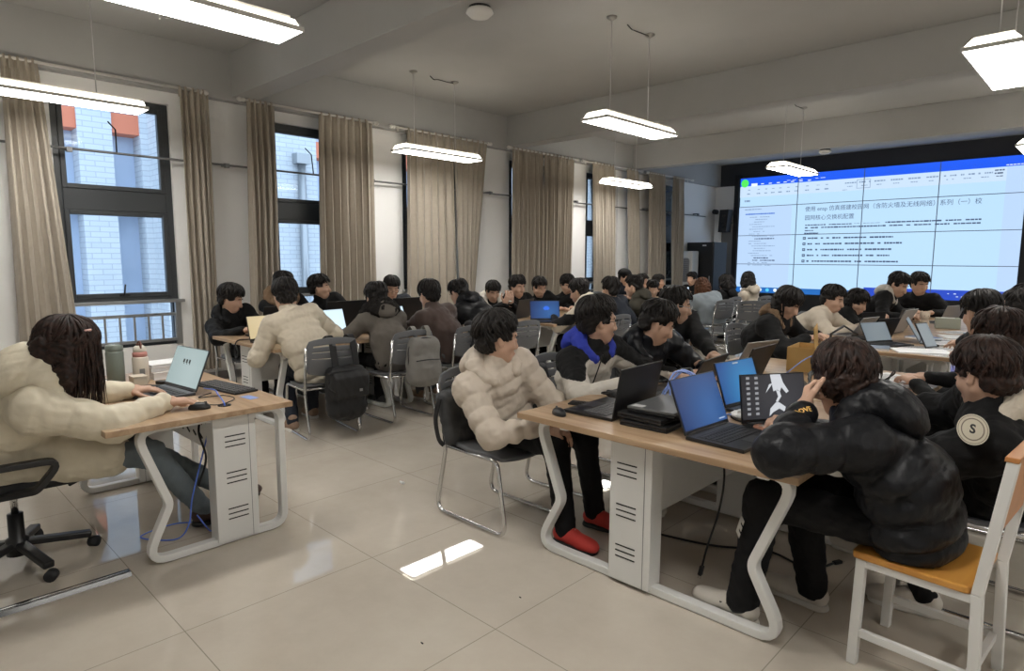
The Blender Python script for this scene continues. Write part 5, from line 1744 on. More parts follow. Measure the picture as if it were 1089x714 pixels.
def person(label, pelvis, hd, head, yaw, pitch=10, roll=0, hr=None, hl=None, res='f', top=None, puff=1.0, quilt=None, hood=None, hoodbig=1.0,
           trousers=None, sh=None, sole=None, hair='short', hairmat=None, hs=1.16, seed=0, zones=None, tops=None, s=1.10, curl=.45, kneeR=None, kneeL=None,
           footR=None, footL=None, elbR=None, elbL=None, hdirR=None, hdirL=None, palmR=None, palmL=None, long_coat=False, twist=0, vol=1.0, fur=None,
           bow=.05, face=None, collar=True, group=None, wide=1.0, hem=None, noise=.006, seatz=.452, shw=1.06, fine=None, shrug=0.0):
    px, py = pelvis[0], pelvis[1]
    pz = pelvis[2] if len(pelvis) > 2 else .545
    o = thing('person', label, 'person', (px, py, 0), group=group)
    org = np.array([px, py, 0.])
    W = lambda p: np.array(p, float) - org
    hs *= .97
    hb, hc, hh, nl = {'n': (.0055, .0075, .0055, 300), 'm': (.0085, .011, .0085, 130), 'f': (.012, .016, .011, 60)}[res]
    f = np.array([math.cos(R(hd)), math.sin(R(hd)), 0]); l = np.array([-f[1], f[0], 0]); z = np.array([0, 0, 1.])
    Pv = np.array([0, 0, pz])
    H = W(head)
    hc = fine or hc
    cy, sy_ = math.cos(R(yaw)), math.sin(R(yaw)); cp, sp = math.cos(R(pitch)), math.sin(R(pitch))
    F = np.array([cy * cp, sy_ * cp, -sp]); L = np.array([-sy_, cy, 0]); U = np.cross(F, L)
    cr, sr = math.cos(R(roll)), math.sin(R(roll))
    L, U = L * cr + U * sr, U * cr - L * sr
    um = nrm(U * .45 + z * .35 + (H - Pv) * .5)
    N = H - um * .148 * hs - F * .012
    M = (Pv + N) / 2 - f * bow
    t = nrm(N - M)
    fa = R(hd + twist)
    sl = np.array([-math.sin(fa), math.cos(fa), 0]); sl = nrm(sl - t * (sl @ t)); cf = np.cross(sl, t)
    SR = N - t * (.055 - shrug) * s - sl * .165 * s * shw; SL = N - t * (.055 - shrug) * s + sl * .165 * s * shw
    l1, l2 = .285 * s, .25 * s
    hr = W(hr) if hr is not None else Pv + f * .36 - l * .10 + z * .26
    hl = W(hl) if hl is not None else Pv + f * .36 + l * .10 + z * .26
    arms = []
    for S_, w_, e_, q, hdv, pn in ((SR, hr, elbR, -1, hdirR, palmR), (SL, hl, elbL, 1, hdirL, palmL)):
        pole = (W(e_) - S_) if e_ is not None else (l * q * .8 - z * .5 - f * .35)
        E, Wr = ik(S_, w_, l1, l2, pole)
        fd = nrm(Wr - E)
        dv = nrm(np.array(hdv, float)) if hdv is not None else nrm(np.array([fd[0], fd[1], fd[2] * .35]))
        pn = np.array(pn, float) if pn is not None else -z
        arms.append((S_, E, Wr, dv, pn, q))
    HR, HL = Pv - l * .095 * s, Pv + l * .095 * s
    KR = W(kneeR) if kneeR is not None else Pv + f * .43 * s - l * .12 - z * .03
    KL = W(kneeL) if kneeL is not None else Pv + f * .43 * s + l * .12 - z * .03
    hgt = .03
    AR = W(footR[0]) if footR is not None else np.array([*(KR + f * .02)[:2], 0]) - f * .06
    AL = W(footL[0]) if footL is not None else np.array([*(KL - f * .04)[:2], 0]) - f * .06
    TR = W(footR[1]) if footR is not None else AR + f * .275
    TL = W(footL[1]) if footL is not None else AL + f * .275
    aR = AR + (TR - AR) * .22 + z * .10; aL = AL + (TL - AL) * .22 + z * .10

    # --- body: one continuous skin surface
    b = SDF(hb)
    head_prims(b, H, F, L, U, hs, res == 'n')
    b.cap(H - um * .06 * hs - F * .02, N - um * .02, .050 * hs, .053 * hs, k=.03)
    b.cap(N - t * .02, N - t * .16, .055, .075, k=.05); b.cap(N - t * .17, M, .085, .10, k=.05, lat=sl, rl=(1.25, 1.2)); b.cap(M, Pv, .105, .105, k=.05, lat=sl, rl=(1.2, 1.3))
    b.cap(SR - t * .02, SL - t * .02, .042, k=.05)
    for S_, E, Wr, dv, pn, q in arms:
        b.cap(S_, E, .045, .037, k=.03); b.cap(E, Wr, .037, .027, k=.02)
        hand_prims(b, Wr, dv, pn, -q, curl, .62 * hb + .0025 if res != 'n' else .0078, s * 1.04)
    for h_, k_, a_, t_ in ((HR, KR, aR, TR), (HL, KL, aL, TL)):
        b.cap(h_, k_, .072, .05, k=.04); b.cap(k_, a_, .05, .034, k=.03); b.cap(a_, a_ + (t_ - a_) * .5, .03, .026, k=.03)
    sdf_obj(b, 'body', M_SKIN, o)

    # --- upper garment
    j = SDF(hc)
    pf = puff
    ql = quilt
    j.cap(Pv + z * .005, M, .125 * pf, .122 * pf, k=.03, lat=l, rl=(1.42, 1.38), quilt=ql)
    j.cap(M, N - t * .11, .122 * pf, .112 * pf, k=.04, lat=sl, rl=(1.38, 1.40), quilt=ql)
    j.cap(SR + sl * .03, SL - sl * .03, .068 * pf, k=.07)
    j.cap(N - t * .045, SR, .062 * pf, .064 * pf, k=.05); j.cap(N - t * .045, SL, .062 * pf, .064 * pf, k=.05)
    aq = (ql[0], ql[1] * .5, 0) if ql else None
    for S_, E, Wr, dv, pn, q in arms:
        j.cap(S_, E, .072 * pf, .064 * pf, k=.045, quilt=aq); j.cap(E, Wr - nrm(Wr - E) * .01, .064 * pf, .044 * (1 + (pf - 1) * .5), k=.03, quilt=aq)
        if res == 'n':
            j.cap(Wr - nrm(Wr - E) * .035, Wr + nrm(Wr - E) * .002, .042, .040, k=.004)
    if collar:
        j.cap(N - t * .05, N + um * .050, .078, .072, k=.03, lat=sl, rl=(1.1, 1.05))
        j.cap(N + um * .085, N + um * .16, .056, .060, k=.004, op='s')
    if long_coat:
        j.cap(Pv + z * .0 - f * .02, Pv + f * .36 - z * .01, .125 * pf, .098 * pf, k=.05, lat=l, rl=(1.5, 1.75))
        for h0, k0 in ((HR, KR), (HL, KL)):
            j.cap(h0, h0 + (k0 - h0) * .66, .10 * pf, .088 * pf, k=.05)
    if hem is None:
        j.plane((0, 0, seatz + .004), (0, 0, -1))
    else:
        j.plane((0, 0, hem), (0, 0, -1))
    jo = sdf_obj(j, 'jacket', tops or top or C_BLACK, o, noise=(noise, .16, seed + 1), zones=(lambda C: zones(C, dict(N=N, t=t, sl=sl, cf=cf, arms=arms, f=f, l=l))) if zones else None)
    if hood is not None:
        h_ = SDF(hc * .9)
        g = hoodbig
        pts = []
        for i in range(11):
            a = R(-140 + 28 * i)
            pts.append(N + (-cf * math.cos(a) * .105 + sl * math.sin(a) * .115) * (.9 + .1 * g) + t * (.035 * math.cos(a) + .012) )
        for i in range(10):
            ra = (.030 + .020 * (1 + math.cos(R(-140 + 28 * i))) / 2 * g); rb = (.030 + .020 * (1 + math.cos(R(-112 + 28 * i))) / 2 * g)
            h_.cap(pts[i], pts[i + 1], ra, rb, k=.02)
        h_.ell(N - cf * (.125 + .02 * g) - t * .035 * g, [.055 * g, .125 * (.6 + .4 * g), .085 * g], ax=[cf, sl, t], k=.045)
        h_.cap(N + um * .05, N + um * .2, .056, .080, k=.01, op='s')
        sdf_obj(h_, 'hood', hood, o, noise=(.004, .09, seed + 5))
    if fur is not None:
        h_ = SDF(hc * .9)
        for i in range(10):
            a0, a1 = R(-145 + 29 * i), R(-116 + 29 * i)
            A_ = [N + (-cf * math.cos(a) * .12 + sl * math.sin(a) * .15) + t * (.06 * math.cos(a) + .02) for a in (a0, a1)]
            h_.cap(A_[0], A_[1], .052, k=.02)
        h_.ell(N - cf * .13 - t * .02, [.07, .16, .08], ax=[cf, sl, t], k=.03)
        sdf_obj(h_, 'fur_trim', fur, o, noise=(.016, .05, seed + 3))

    # --- trousers, shoes
    q = SDF(hc)
    q.ell(Pv - z * .0 - f * .015, [.115, .165 * s, .085], ax=[f, l, z])
    for h_, k_, a_ in ((HR, KR, aR), (HL, KL, aL)):
        q.cap(h_, k_, .082, .066 * wide, k=.04); q.cap(k_, a_ - z * .01, .064 * wide, .052 * wide, k=.03)
    q.plane((0, 0, .045), (0, 0, -1))
    to = sdf_obj(q, 'trousers', trousers or C_TROUS, o, noise=(.005, .13, seed + 2))
    shr = .0055 if res == 'n' else .011
    shoe(o, AR, TR, sh or SH_BLACK, sole or SO_WHITE, shr); shoe(o, AL, TL, sh or SH_BLACK, sole or SO_WHITE, shr)

    # --- hair, eyes, brows
    ho = make_hair(o, H, F, L, U, hs, hair, hh, seed + 11, hairmat or M_HAIR, nl, nrm(-z + f * 0), vol)
    P = lambda a, bb, c: H + (F * a + L * bb + U * c) * hs
    if res != 'f':
        for k in (-1, 1):
            br = MB(); br.tube([P(.0885, .014 * k, .025), P(.0865, .032 * k, .030), P(.073, .050 * k, .024)], .0040, 6); br.build('eyebrow', M_HAIR, o)
            if res != 'n':
                continue
            e = MB(); e.lathe([(.0005, -.011), (.007, -.008), (.0105, 0), (.007, .008), (.0005, .011)], (0, 0, 0), 12); eo = e.build('eye', M_EYEW, o)
            eo.location = tuple(P(.0785, .031 * k, .000)); eo.scale = (hs, hs, hs * .75)
            i_ = MB(); i_.lathe([(.0005, -.006), (.0045, -.004), (.006, 0), (.0045, .004), (.0005, .006)], (0, 0, 0), 10); io = i_.build('iris', M_EYEB, eo)
            io.location = tuple(F * .0058 - z * .002)
        m_ = MB(); m_.tube([P(.090, -.019, -.0700), P(.0945, -.006, -.0675), P(.0945, .006, -.0675), P(.090, .019, -.0700)], .0045, 6); m_.tube([P(.088, -.017, -.075), P(.0925, 0, -.0775), P(.088, .017, -.075)], .0048, 6)
        m_.build('lips', M_LIP, o)
    return dict(o=o, N=N, t=t, sl=sl, cf=cf, f=f, l=l, H=H, F=F, L=L, U=U, P=P, arms=arms, jacket=jo, trousers=to, org=org, hair=ho, hs=hs)

def glasses(p, m=None):
    P = p['P']
    b = MB()
    for k in (-1, 1):
        pts = [P(.108, .033 * k + .021 * math.cos(a), .0 + .017 * math.sin(a)) for a in [2 * math.pi * i / 16 for i in range(16)]]
        b.tube(pts, .0022, 5, closed=True)
        b.tube([P(.106, .054 * k, .004), P(.06, .080 * k, .006), P(.0, .086 * k, .008)], .002, 5)
    b.tube([P(.110, -.012, .004), P(.113, 0, .006), P(.110, .012, .004)], .002, 5)
    b.build('glasses', m or M_BLACKP, p['o'])

def decal(target, parent, center, normal, upv, builder, name, m, push=.0015, depth=.3, flatten=False):
    """lay a flat drawing (x right, y up, metres) onto a garment"""
    me = target.data
    V = [v.co.copy() for v in me.vertices]
    bv = BVHTree.FromPolygons(V, [p.vertices[:] for p in me.polygons])
    n = Vector(nrm(normal)); u = Vector(upv); r_ = u.cross(n).normalized(); u = n.cross(r_)
    b = builder
    out = []
    if flatten:                                            # a stiff patch: the plane that fits the cloth under it
        A_, d_ = [], []
        for i in range(-4, 5):
            for jj in range(-4, 5):
                x, y = i * .013, jj * .013
                hit = bv.ray_cast(Vector(center) + r_ * x + u * y + n * depth, -n)
                if hit[0] is not None:
                    A_.append((1, x, y)); d_.append((hit[0] - Vector(center)) @ n)
        A_, d_ = np.array(A_), np.array(d_)
        cf_ = np.linalg.lstsq(A_, d_, rcond=None)[0]
        off = float((d_ - A_ @ cf_).max())
        b.v = [tuple(Vector(center) + r_ * x + u * y + n * (cf_[0] + cf_[1] * x + cf_[2] * y + off + push + zz)) for x, y, zz in b.v]
        return b.build(name, m, parent, fix=False)
    for x, y, zz in b.v:
        p = Vector(center) + r_ * x + u * y
        hit = bv.ray_cast(p + n * depth, -n)
        q = hit[0] if hit[0] is not None else p
        out.append(tuple(q + n * (push + zz)))
    b.v = out
    return b.build(name, m, parent, fix=False)

def disc(r0, r1, n=40, z=0.0):
    b = MB()
    for i in range(n):
        a, c = 2 * math.pi * i / n, 2 * math.pi * (i + 1) / n
        k = 3
        for j in range(k):
            q0, q1 = r0 + (r1 - r0) * j / k, r0 + (r1 - r0) * (j + 1) / k
            b.add([(q0 * math.cos(a), q0 * math.sin(a), z), (q1 * math.cos(a), q1 * math.sin(a), z), (q1 * math.cos(c), q1 * math.sin(c), z), (q0 * math.cos(c), q0 * math.sin(c), z)], [(0, 1, 2, 3)])
    return b

def letters(body, size, z=0.0, bold=.0, sx=1.0):
    o = text_mesh(body, size, 'tmp_letters', M_INK, None, 0.0, 'CENTER', bold)
    b = MB()
    b.add([(v.co.x * sx, v.co.y, z) for v in o.data.vertices], [tuple(p.vertices) for p in o.data.polygons])
    bpy.data.objects.remove(o)
    return b
# ---- person in the cream coat at the single table
TZH = .80
w = person('woman with long dark hair in a cream puffer coat, hand on the mouse', (-3.90, .45, .57), 86, (-3.59, .68, 1.11), 78, 18,
           hr=(-3.53, 1.06, .80), hl=(-3.98, 1.02, .80), hdirR=(.18, 1, -.05), res='n', top=C_CREAM, puff=1.32, quilt=(.125, .016, 0), hood=C_CREAM, hoodbig=1.75, hair=('long', .36), hairmat=M_HAIRB,
           trousers=C_JEANS, sh=SH_BROWN, sole=SO_BLACK, kneeR=(-3.58, 1.0, .53), kneeL=(-3.82, 1.0, .52), footR=((-3.74, 1.24, .01), (-3.70, 1.50, .01)), footL=((-3.98, 1.46, .01), (-3.95, 1.73, .01)),
           long_coat=True, seed=3, hs=1.17, elbR=(-3.35, .72, .70), curl=.32, seatz=.49, hem=.44, noise=.005, vol=1.03, bow=.09)
P = w['P']
b = MB(); b.tube([P(.055, -.062, .105), P(.03, -.075, .095)], .006, 6); b.build('hair_clip', mat('pink_clip', (.75, .45, .42), .4), w['o'])
b = MB(); b.tube(spline([(.10, .28, .50), (.18, .26, .44), (.14, .22, .40)], 5), .009, 6); b.build('drawstring', M_BLACKM, w['o'])

# ---- front table, aisle side
n1 = person('person in a quilted beige puffer jacket, black trousers and red shoes, hands in lap', (-2.62, 2.66), -2, (-2.56, 2.53, 1.09), 66, 6, hr=(-2.24, 2.55, .625), hl=(-2.22, 2.68, .61),
            hdirR=(.9, .6, -.3), hdirL=(.8, -.6, -.25), res='n', top=C_BEIGE, puff=1.2, quilt=(.085, .020, 0), hood=C_BEIGE, hoodbig=1.25, sh=SH_RED, sole=SO_BLACK, seed=5, hs=1.2, vol=1.05,
            kneeR=(-2.17, 2.60, .53), kneeL=(-2.16, 2.84, .53), footR=((-2.14, 2.57, .0), (-1.87, 2.575, .0)), footL=((-2.16, 2.86, .0), (-1.90, 2.90, .0)), elbR=(-2.55, 2.15, .6), elbL=(-2.45, 3.0, .6), curl=.6, noise=.005, wide=1.1)
def yoke(C, d):
    h = C[:, 2] - (d['N'] - d['t'] * .125)[2]
    side = np.abs((C - d['N']) @ d['sl'])
    return (h > .0 + .05 * np.sin(side * 14)).astype(int)
n2 = person('person in glasses with black and white jacket over a royal blue hood', (-2.58, 3.38), 0, (-2.42, 3.30, 1.145), 56, 4, hr=(-2.12, 3.16, .80), hl=(-2.05, 3.62, .80), res='n', tops=[C_WHITEJ, C_BLACK], puff=1.2, zones=yoke,
            hood=C_BLUEH, hoodbig=1.15, seed=7, hs=1.2, vol=1.08, trousers=C_GREYT, sh=SH_WHITE, noise=.006, fine=.0055, elbR=(-2.45, 2.85, .7))
glasses(n2)
b = MB(); b.tube(spline([n2['P'](.0, -.12, -.17), n2['N'] - n2['sl'] * .10 + n2['cf'] * .15 - n2['t'] * .10, n2['N'] - n2['sl'] * .12 + n2['cf'] * .16 - n2['t'] * .28], 6), .004, 6); b.build('drawcord', M_CABLE_K, n2['o'])
n3 = person('person in a glossy black puffer bending over a laptop beside the blue-hooded one', (-2.58, 4.10), 0, (-2.32, 3.86, 1.10), 40, 28, hr=(-1.98, 3.72, .80), hl=(-1.98, 4.02, .80), res='m', top=C_BLACKG, puff=1.15, quilt=(.10, .015, 0),
            hood=C_BLACKG, seed=9, hs=1.2, vol=1.03)
n4 = person('person seen in profile in black zip jacket behind the glossy black puffer', (-2.72, 4.86), 0, (-2.57, 4.55, 1.175), 30, 12, hr=(-2.16, 4.14, .80), hl=(-2.10, 4.34, .80), res='m', top=C_BLACK, puff=1.1, hood=C_KNIT, seed=10, hs=1.15)
b = MB(); b.tube(spline([n4['N'] - n4['sl'] * .16 + n4['cf'] * .02 + n4['t'] * .02, n4['N'] - n4['sl'] * .11 + n4['cf'] * .12 - n4['t'] * .10, n4['N'] - n4['sl'] * .09 + n4['cf'] * .15 - n4['t'] * .30], 6), .008, 6); b.build('white_piping', SO_WHITE, n4['o'])
glasses(n4, M_RAIL)

# ---- front table, right side
m1 = person('person in a big black hooded puffer on the orange wooden chair, hand at the mouth', (-.50, 2.72), 176, (-.77, 2.69, 1.065), 124, 18, hl=(-.85, 2.49, .96), hr=(-1.02, 2.95, .80), elbL=(-.68, 2.10, .76), hdirL=(-.15, .75, .62), palmL=(.9, .3, -.1),
            res='n', top=C_BLACKN, puff=1.28, quilt=(.105, .022, .02), hood=C_BLACKN, hoodbig=1.55, hs=1.18, vol=1.10, seed=12, hairmat=M_HAIRB, sh=SH_WHITE, sole=SO_WHITE, wide=1.25,
            kneeL=(-1.02, 2.60, .54), kneeR=(-.96, 2.84, .54), footL=((-1.00, 2.53, .0), (-1.305, 2.56, .0)), footR=((-.83, 2.86, .0), (-1.12, 2.90, .0)), curl=.75, noise=.005, bow=.08, twist=22)
S_, E_, Wr_, dv_, pn_, q_ = m1['arms'][1]
ad = nrm(Wr_ - E_)
cc = E_ + (Wr_ - E_) * .80
nn = nrm(np.array([.30, -.9, .28]) - ad * (np.array([.30, -.9, .28]) @ ad))
decal(m1['jacket'], m1['o'], cc + nn * .045, nn, np.array([-.1, 0, 1.]), letters('LOVE', .027, bold=.0008), 'sleeve_lettering', mat('gold_print', (.75, .45, .12), .4), .002, depth=.05)
ls = [c for c in m1['o'].children if c.name.startswith('shoe')][1]
b = MB()
for k in range(3):
    x = -.035 + k * .028
    b.add([(x, -.028, 0), (x + .011, -.028, 0), (x + .030, .012, 0), (x + .019, .012, 0)], [(0, 1, 2, 3)])
decal(ls, ls, np.array([-.635, -.235, .062]), np.array([.12, -1, .35]), np.array([0, 0, 1.]), b, 'stripes', M_INK, .0015, depth=.08)
kn = np.array([-1.05 + .50, 2.55 - 2.72, .36])
decal(m1['trousers'], m1['o'], np.array([-.585, -.20, .42]), np.array([-.35, -1, .1]), np.array([.2, 0, 1.]), letters('E', .10, bold=.006), 'trouser_print', SO_WHITE, .004, flatten=True)

m2 = person('person in black jacket with a round letter badge on the back and cream hood', (-.34, 3.42), 176, (-.385, 3.20, 1.075), 146, 16, hl=(-.80, 3.12, .79), hr=(-.80, 3.62, .80), res='n', top=C_BLACK, puff=1.38, hood=C_CREAMF, hoodbig=.3, shrug=.045, hs=1.15, vol=1.05, seed=14, hairmat=M_HAIRB,
            sh=SH_WHITE, sole=SO_WHITE, kneeL=(-.72, 3.26, .54), footL=((-.46, 3.16, .0), (-.74, 3.12, .0)), noise=.008, bow=.06)
bc = np.array([-.39 + .34, 3.05 - 3.42, .885])
nb = np.array([.12, -1, .12]); ub = np.array([0, 0, 1.])
decal(m2['jacket'], m2['o'], bc, nb, ub, disc(.0, .052), 'badge_disc', mat('badge_cream', (.62, .56, .44), .6), .004, flatten=True)
decal(m2['jacket'], m2['o'], bc, nb, ub, disc(.034, .038, z=.0008), 'badge_ring', mat('badge_brown', (.20, .16, .12), .6), .004, flatten=True)
decal(m2['jacket'], m2['o'], bc, nb, ub, disc(.046, .048, z=.0008), 'badge_rim', MATS['badge_brown'], .004, flatten=True)
decal(m2['jacket'], m2['o'], bc, nb, ub, letters('S', .042, z=.001, bold=.0015), 'badge_letter', M_INK, .004, flatten=True)
person('person with dark hair just beyond the badge jacket, cream collar showing', (-.42, 4.55), 178, (-.48, 4.33, 1.115), 150, 14, hl=(-.86, 4.42, .80), hr=(-.86, 4.68, .80), elbL=(-.5, 4.1, .6), res='m', top=C_BLACK, hood=C_CREAMF, hs=1.22, seed=16, hairmat=M_HAIRB, vol=1.06)
person('person in black leaning an arm onto the paper table', (-.52, 5.78), 172, (-.71, 5.42, 1.175), 140, 18, hl=(-1.02, 6.2, .80), hr=(-1.02, 6.36, .80), res='m', top=C_BLACK, puff=1.2, hood=C_BRFUR, hs=1.22, seed=18)
person('far person with black hair at the edge of view, below the screen corner', (-.50, 7.1), 178, (-.62, 6.55, 1.16), 150, 10, hl=(-1.0, 6.9, .80), hr=(-1.0, 7.2, .80), top=C_BLACK, seed=19, hs=1.15)
person('last dark-haired person of the row before the video wall', (-.46, 8.0), 178, (-.66, 7.45, 1.17), 160, 10, hl=(-1.0, 7.8, .80), hr=(-1.0, 8.1, .80), top=C_NAVY, seed=20, hs=1.15)

# ---- cream puffer table: aisle side, backs to the camera
p1 = person('person in a pale cream puffer seen from behind, bent over the cream page', (-5.10, 2.80), 172, (-5.42, 2.68, 1.20), 165, 22, hl=(-5.60, 2.52, .80), hr=(-5.58, 2.98, .80), elbL=(-5.2, 2.3, .62), elbR=(-5.1, 3.4, .7), res='n', top=C_PUFFCREAM, puff=1.22, quilt=(.12, .014, .05), hs=1.2, vol=1.03, seed=22, sh=SH_TAN, trousers=C_NAVY, noise=.005,
            footL=((-5.20, 2.62, 0), (-5.46, 2.62, 0)))
person('person in grey coat with black fur hood, seen from behind with grey backpack', (-5.08, 3.60), 176, (-5.36, 3.60, 1.14), 168, 20, hl=(-5.62, 3.42, .80), hr=(-5.62, 3.75, .80), res='m', top=C_TAUPE, puff=1.12, hood=C_TAUPE, fur=C_FUR, hs=1.2, seed=24, vol=1.03)
person('person in brown wool coat seen from behind, black jacket on the chair', (-5.04, 4.32), 176, (-5.30, 4.22, 1.155), 172, 16, hl=(-5.60, 4.12, .80), hr=(-5.58, 4.5, .80), res='m', top=C_BROWN, puff=1.12, hs=1.2, seed=26, vol=1.05, trousers=C_GREYT, sh=SH_TAN)
person('person in black puffer bending low over the table, back rounded', (-4.96, 5.02), 184, (-5.42, 4.74, 1.15), 185, 30, hl=(-5.66, 4.72, .80), hr=(-5.62, 5.1, .80), res='m', top=C_BLACKN, puff=1.35, hood=C_BLACKN, hs=1.15, seed=28, bow=.12, quilt=(.13, .010, 0))
# window side
person('person all in black at the window end, hands on the table before a black laptop', (-7.00, 2.94), 12, (-6.88, 2.79, 1.10), 52, 22, hr=(-6.45, 2.72, .80), hl=(-6.42, 2.90, .80), res='m', top=C_BLACK, puff=1.12, hs=1.22, seed=30, vol=1.06, hood=C_BLACK)
person('person with brown fur hood half hidden behind the cream puffer', (-7.02, 3.50), 0, (-6.95, 3.42, 1.235), 20, 24, hr=(-6.5, 3.4, .80), hl=(-6.5, 3.6, .80), top=C_BLACK, fur=C_BRFUR, hs=1.15, seed=32)
person('window-side person looking aside above the wide black laptop', (-7.02, 4.10), 0, (-6.92, 3.86, 1.19), 48, 2, hr=(-6.5, 3.9, .80), hl=(-6.5, 4.15, .80), res='m', top=C_BLACK, hs=1.18, seed=34)
q4 = person('window-side person in glasses and dark jacket looking down', (-7.02, 5.0), -10, (-6.82, 4.82, 1.16), -22, 24, hr=(-6.5, 4.75, .80), hl=(-6.5, 5.0, .80), res='m', top=C_NAVY, hs=1.15, seed=36)
glasses(q4)

# ---- blue flower laptop table
person('person in white hood holding a phone beside the bending black puffer', (-6.50, 6.30), -5, (-6.30, 6.14, 1.08), -25, 26, hr=(-5.95, 6.02, .93), hl=(-5.95, 6.14, .93), hdirR=(.3, .2, .9), hdirL=(.3, -.2, .9), palmR=(-1, .2, .2), palmL=(-1, -.2, .2), res='m', top=C_BLACK, hood=C_WHITEJ, hoodbig=1.6, hs=1.15, seed=38)
t = thing('smartphone', 'pale phone held up by the person in white hood', 'phone', (-5.94, 6.08, 1.03), R(-5))
b = MB(); b.box((0, 0, 0), (.009, .075, .15), rot=Matrix.Rotation(-.35, 3, 'Y')); b.build('body', M_STICKER, t, bevel=.003)
b = MB(); b.box((-.0052, 0, -.0018), (.0008, .068, .14), rot=Matrix.Rotation(-.35, 3, 'Y')); b.build('screen', S_DOC, t)
person('fringe-haired person in black sitting behind the black laptop', (-6.56, 6.90), -5, (-6.38, 6.72, 1.125), -8, 12, hr=(-6.05, 6.7, .80), hl=(-6.05, 6.95, .80), res='m', top=C_BLACK, hood=C_BLACK, hs=1.24, seed=41, vol=1.06)
person('person in black looking down, third along the window side', (-6.56, 7.48), -5, (-6.40, 7.22, 1.10), -18, 24, hr=(-6.0, 7.2, .80), hl=(-6.0, 7.5, .80), res='m', top=C_BLACK, hs=1.2, seed=43)
person('person in black holding both hands near the face', (-6.56, 8.1), -12, (-6.36, 7.84, 1.125), -28, 22, hr=(-6.10, 7.72, 1.0), hl=(-6.10, 7.86, .98), hdirR=(.4, .3, .6), hdirL=(.4, -.3, .6), res='m', top=C_BLACK, hs=1.2, seed=45, vol=1.05)
def checks(C, d):
    h = C[:, 2] - d['N'][2]
    side = (C - d['N']) @ d['sl']
    return (((h < -.10) & (h > -.24)) | ((h < -.33))).astype(int)
person('person in black and white checked jacket with cream hood, facing away', (-4.64, 6.36), 186, (-4.86, 6.22, 1.135), 190, 18, hl=(-5.15, 6.10, .80), hr=(-5.12, 6.5, .80), res='m', tops=[C_CREAMF, C_BLACK], zones=checks, puff=1.15, hood=C_CREAMF, hoodbig=1.3, hs=1.2, seed=47)
person('dark-haired person behind the checked jacket, turned to the window', (-4.66, 7.06), 180, (-4.86, 6.88, 1.14), 170, 10, top=C_NAVY, hs=1.2, seed=49, hl=(-5.1, 6.9, .8), hr=(-5.1, 7.2, .8), vol=1.05)
person('person in olive jacket looking at a glowing screen', (-4.66, 7.75), 184, (-4.92, 7.52, 1.155), 198, 8, top=C_OLIVE, puff=1.2, hood=C_OLIVE, hs=1.2, seed=51, hl=(-5.1, 7.6, .8), hr=(-5.1, 7.9, .8))
# ---- far curtain tables
c1 = person('person in a dark cap by the far curtains', (-7.28, 10.3), -10, (-7.0, 10.38, 1.17), 0, 14, top=C_NAVY, hs=1.2, seed=53)
s_ = SDF(.012); H_ = c1['H']; ax_ = [c1['F'], c1['L'], c1['U']]
s_.ell(c1['P'](-.012, 0, .055), [.142, .122, .115], ax=ax_); s_.box(c1['P'](0, 0, -.06), [.3, .3, .12], ax=ax_, op='s'); s_.box(c1['P'](.13, 0, .066), [.085, .085, .010], ax=ax_, rnd=.01, k=.02)
sdf_obj(s_, 'cap', C_BLACK, c1['o'])
person('far person in profile beside the cap', (-7.28, 11.0), 0, (-6.9, 10.85, 1.085), 28, 10, top=C_BLACK, hs=1.15, seed=55)
person('far upright person near the curtain end, facing the room', (-7.28, 11.8), 0, (-6.95, 11.55, 1.06), 15, 8, top=C_BLACK, hs=1.15, seed=57)
person('person with reddish-lit face looking down, far middle', (-5.92, 9.2), 260, (-5.72, 9.32, 1.03), -50, 20, top=C_BLACK, hs=1.15, seed=59, hr=(-5.95, 8.95, .9), hl=(-5.7, 8.95, .9), hem=.3, trousers=C_TROUS)
person('woman with auburn hair in a pale grey-blue coat, bent over her table', (-4.96, 9.98), 160, (-5.17, 9.98, 1.06), 150, 22, top=C_PALEGREY, puff=1.5, shw=1.25, hair=('long', .36), hairmat=M_HAIRR, hs=1.2, seed=61, sh=SH_TAN, hl=(-5.5, 9.75, .82), hr=(-5.45, 10.3, .82), bow=.09)
person('dark figure seen from behind near the cabinet', (-5.20, 10.75), 172, (-5.16, 10.85, 1.10), 165, 10, top=C_BLACK, hood=C_BLACK, hs=1.25, seed=63, hair=('long', .16), vol=1.0)
person('woman with black hair in a pale cream jacket before the screen edge', (-4.93, 11.45), 165, (-4.98, 11.35, 1.15), 130, 5, top=C_CREAMF, hood=C_CREAMF, hs=1.2, seed=65, hair=('long', .20))
person('far dark-haired person by the air conditioner', (-6.75, 12.76), 270, (-6.75, 12.56, 1.10), 262, 12, top=C_BLACK, hs=1.15, seed=67)

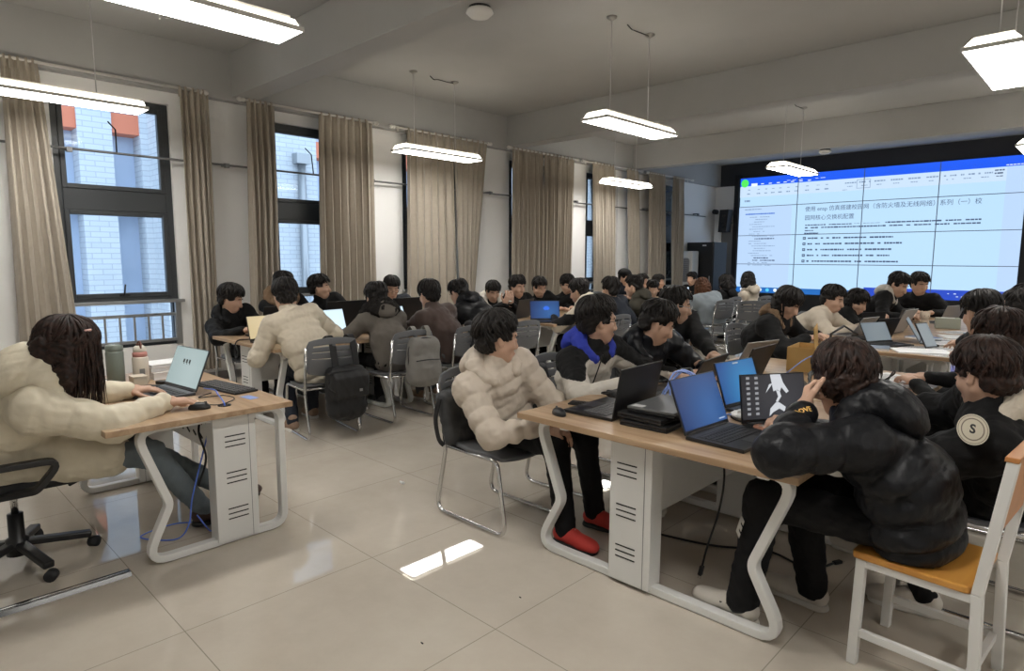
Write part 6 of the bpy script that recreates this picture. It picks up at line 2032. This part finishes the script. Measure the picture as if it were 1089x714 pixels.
# ---- paper table, aisle side
person('woman with long black hair leaning in black coat beside the cardboard box', (-2.58, 6.32), 2, (-2.33, 6.25, 1.12), -4, 34, hr=(-2.12, 6.18, .80), hl=(-2.12, 6.5, .80), res='m', top=C_BLACK, puff=1.3, hood=C_BRFUR, hair=('long', .26, 0), hs=1.2, seed=69, bow=.12)
person('woman in cream fleece jacket with tied black hair bending over a laptop', (-2.60, 7.55), 0, (-2.34, 7.58, 1.10), -6, 18, hr=(-2.05, 7.4, .80), hl=(-2.05, 7.7, .80), res='m', top=C_CREAMF, puff=1.25, hs=1.2, seed=71, bow=.14)
person('woman in black reading a phone beside the cream fleece', (-2.60, 8.35), -5, (-2.36, 8.56, 1.02), -18, 26, hr=(-2.12, 8.4, .86), hl=(-2.10, 8.6, .86), res='m', top=C_BLACK, hair=('long', .18, 0), hs=1.2, seed=73)
h1 = person('dark-haired person in black with white-striped hood before the screen', (-2.70, 9.3), -6, (-2.13, 9.44, 1.21), -20, 28, hr=(-1.98, 9.2, .82), hl=(-1.95, 9.5, .82), res='m', top=C_BLACK, puff=1.2, hood=C_WHITEJ, hs=1.25, seed=75)
person('person in black at the laptop against the lower edge of the screen', (-2.05, 10.64), 262, (-2.07, 10.30, 1.20), -45, 18, hr=(-2.12, 10.14, .82), hl=(-1.85, 10.14, .82), res='m', top=C_BLACK, puff=1.15, hs=1.25, seed=77)

# ---- scraps on the floor
for lab, x, y, m, sc_ in (('tiny dark crumb on the floor tiles in front of the beige puffer', -1.92, 1.47, M_INK, .007), ('tiny dark crumb on the tiles nearer the front vent panel', -1.875, 2.0, M_INK, .006), ('small white paper scrap on the tiles between the two tables', -3.475, 2.51, M_PAPER, .022)):
    s_ = SDF(sc_ * .2); s_.ell((0, 0, sc_ * .25), (sc_, sc_ * .6, sc_ * .35), k=.002); s_.plane((0, 0, 0), (0, 0, -1))
    so = sdf_obj(s_, 'floor_scrap', m, None, noise=(sc_ * .2, sc_ * 2, 1)); so.location = (x, y, 0); tag(so, lab, 'scrap')
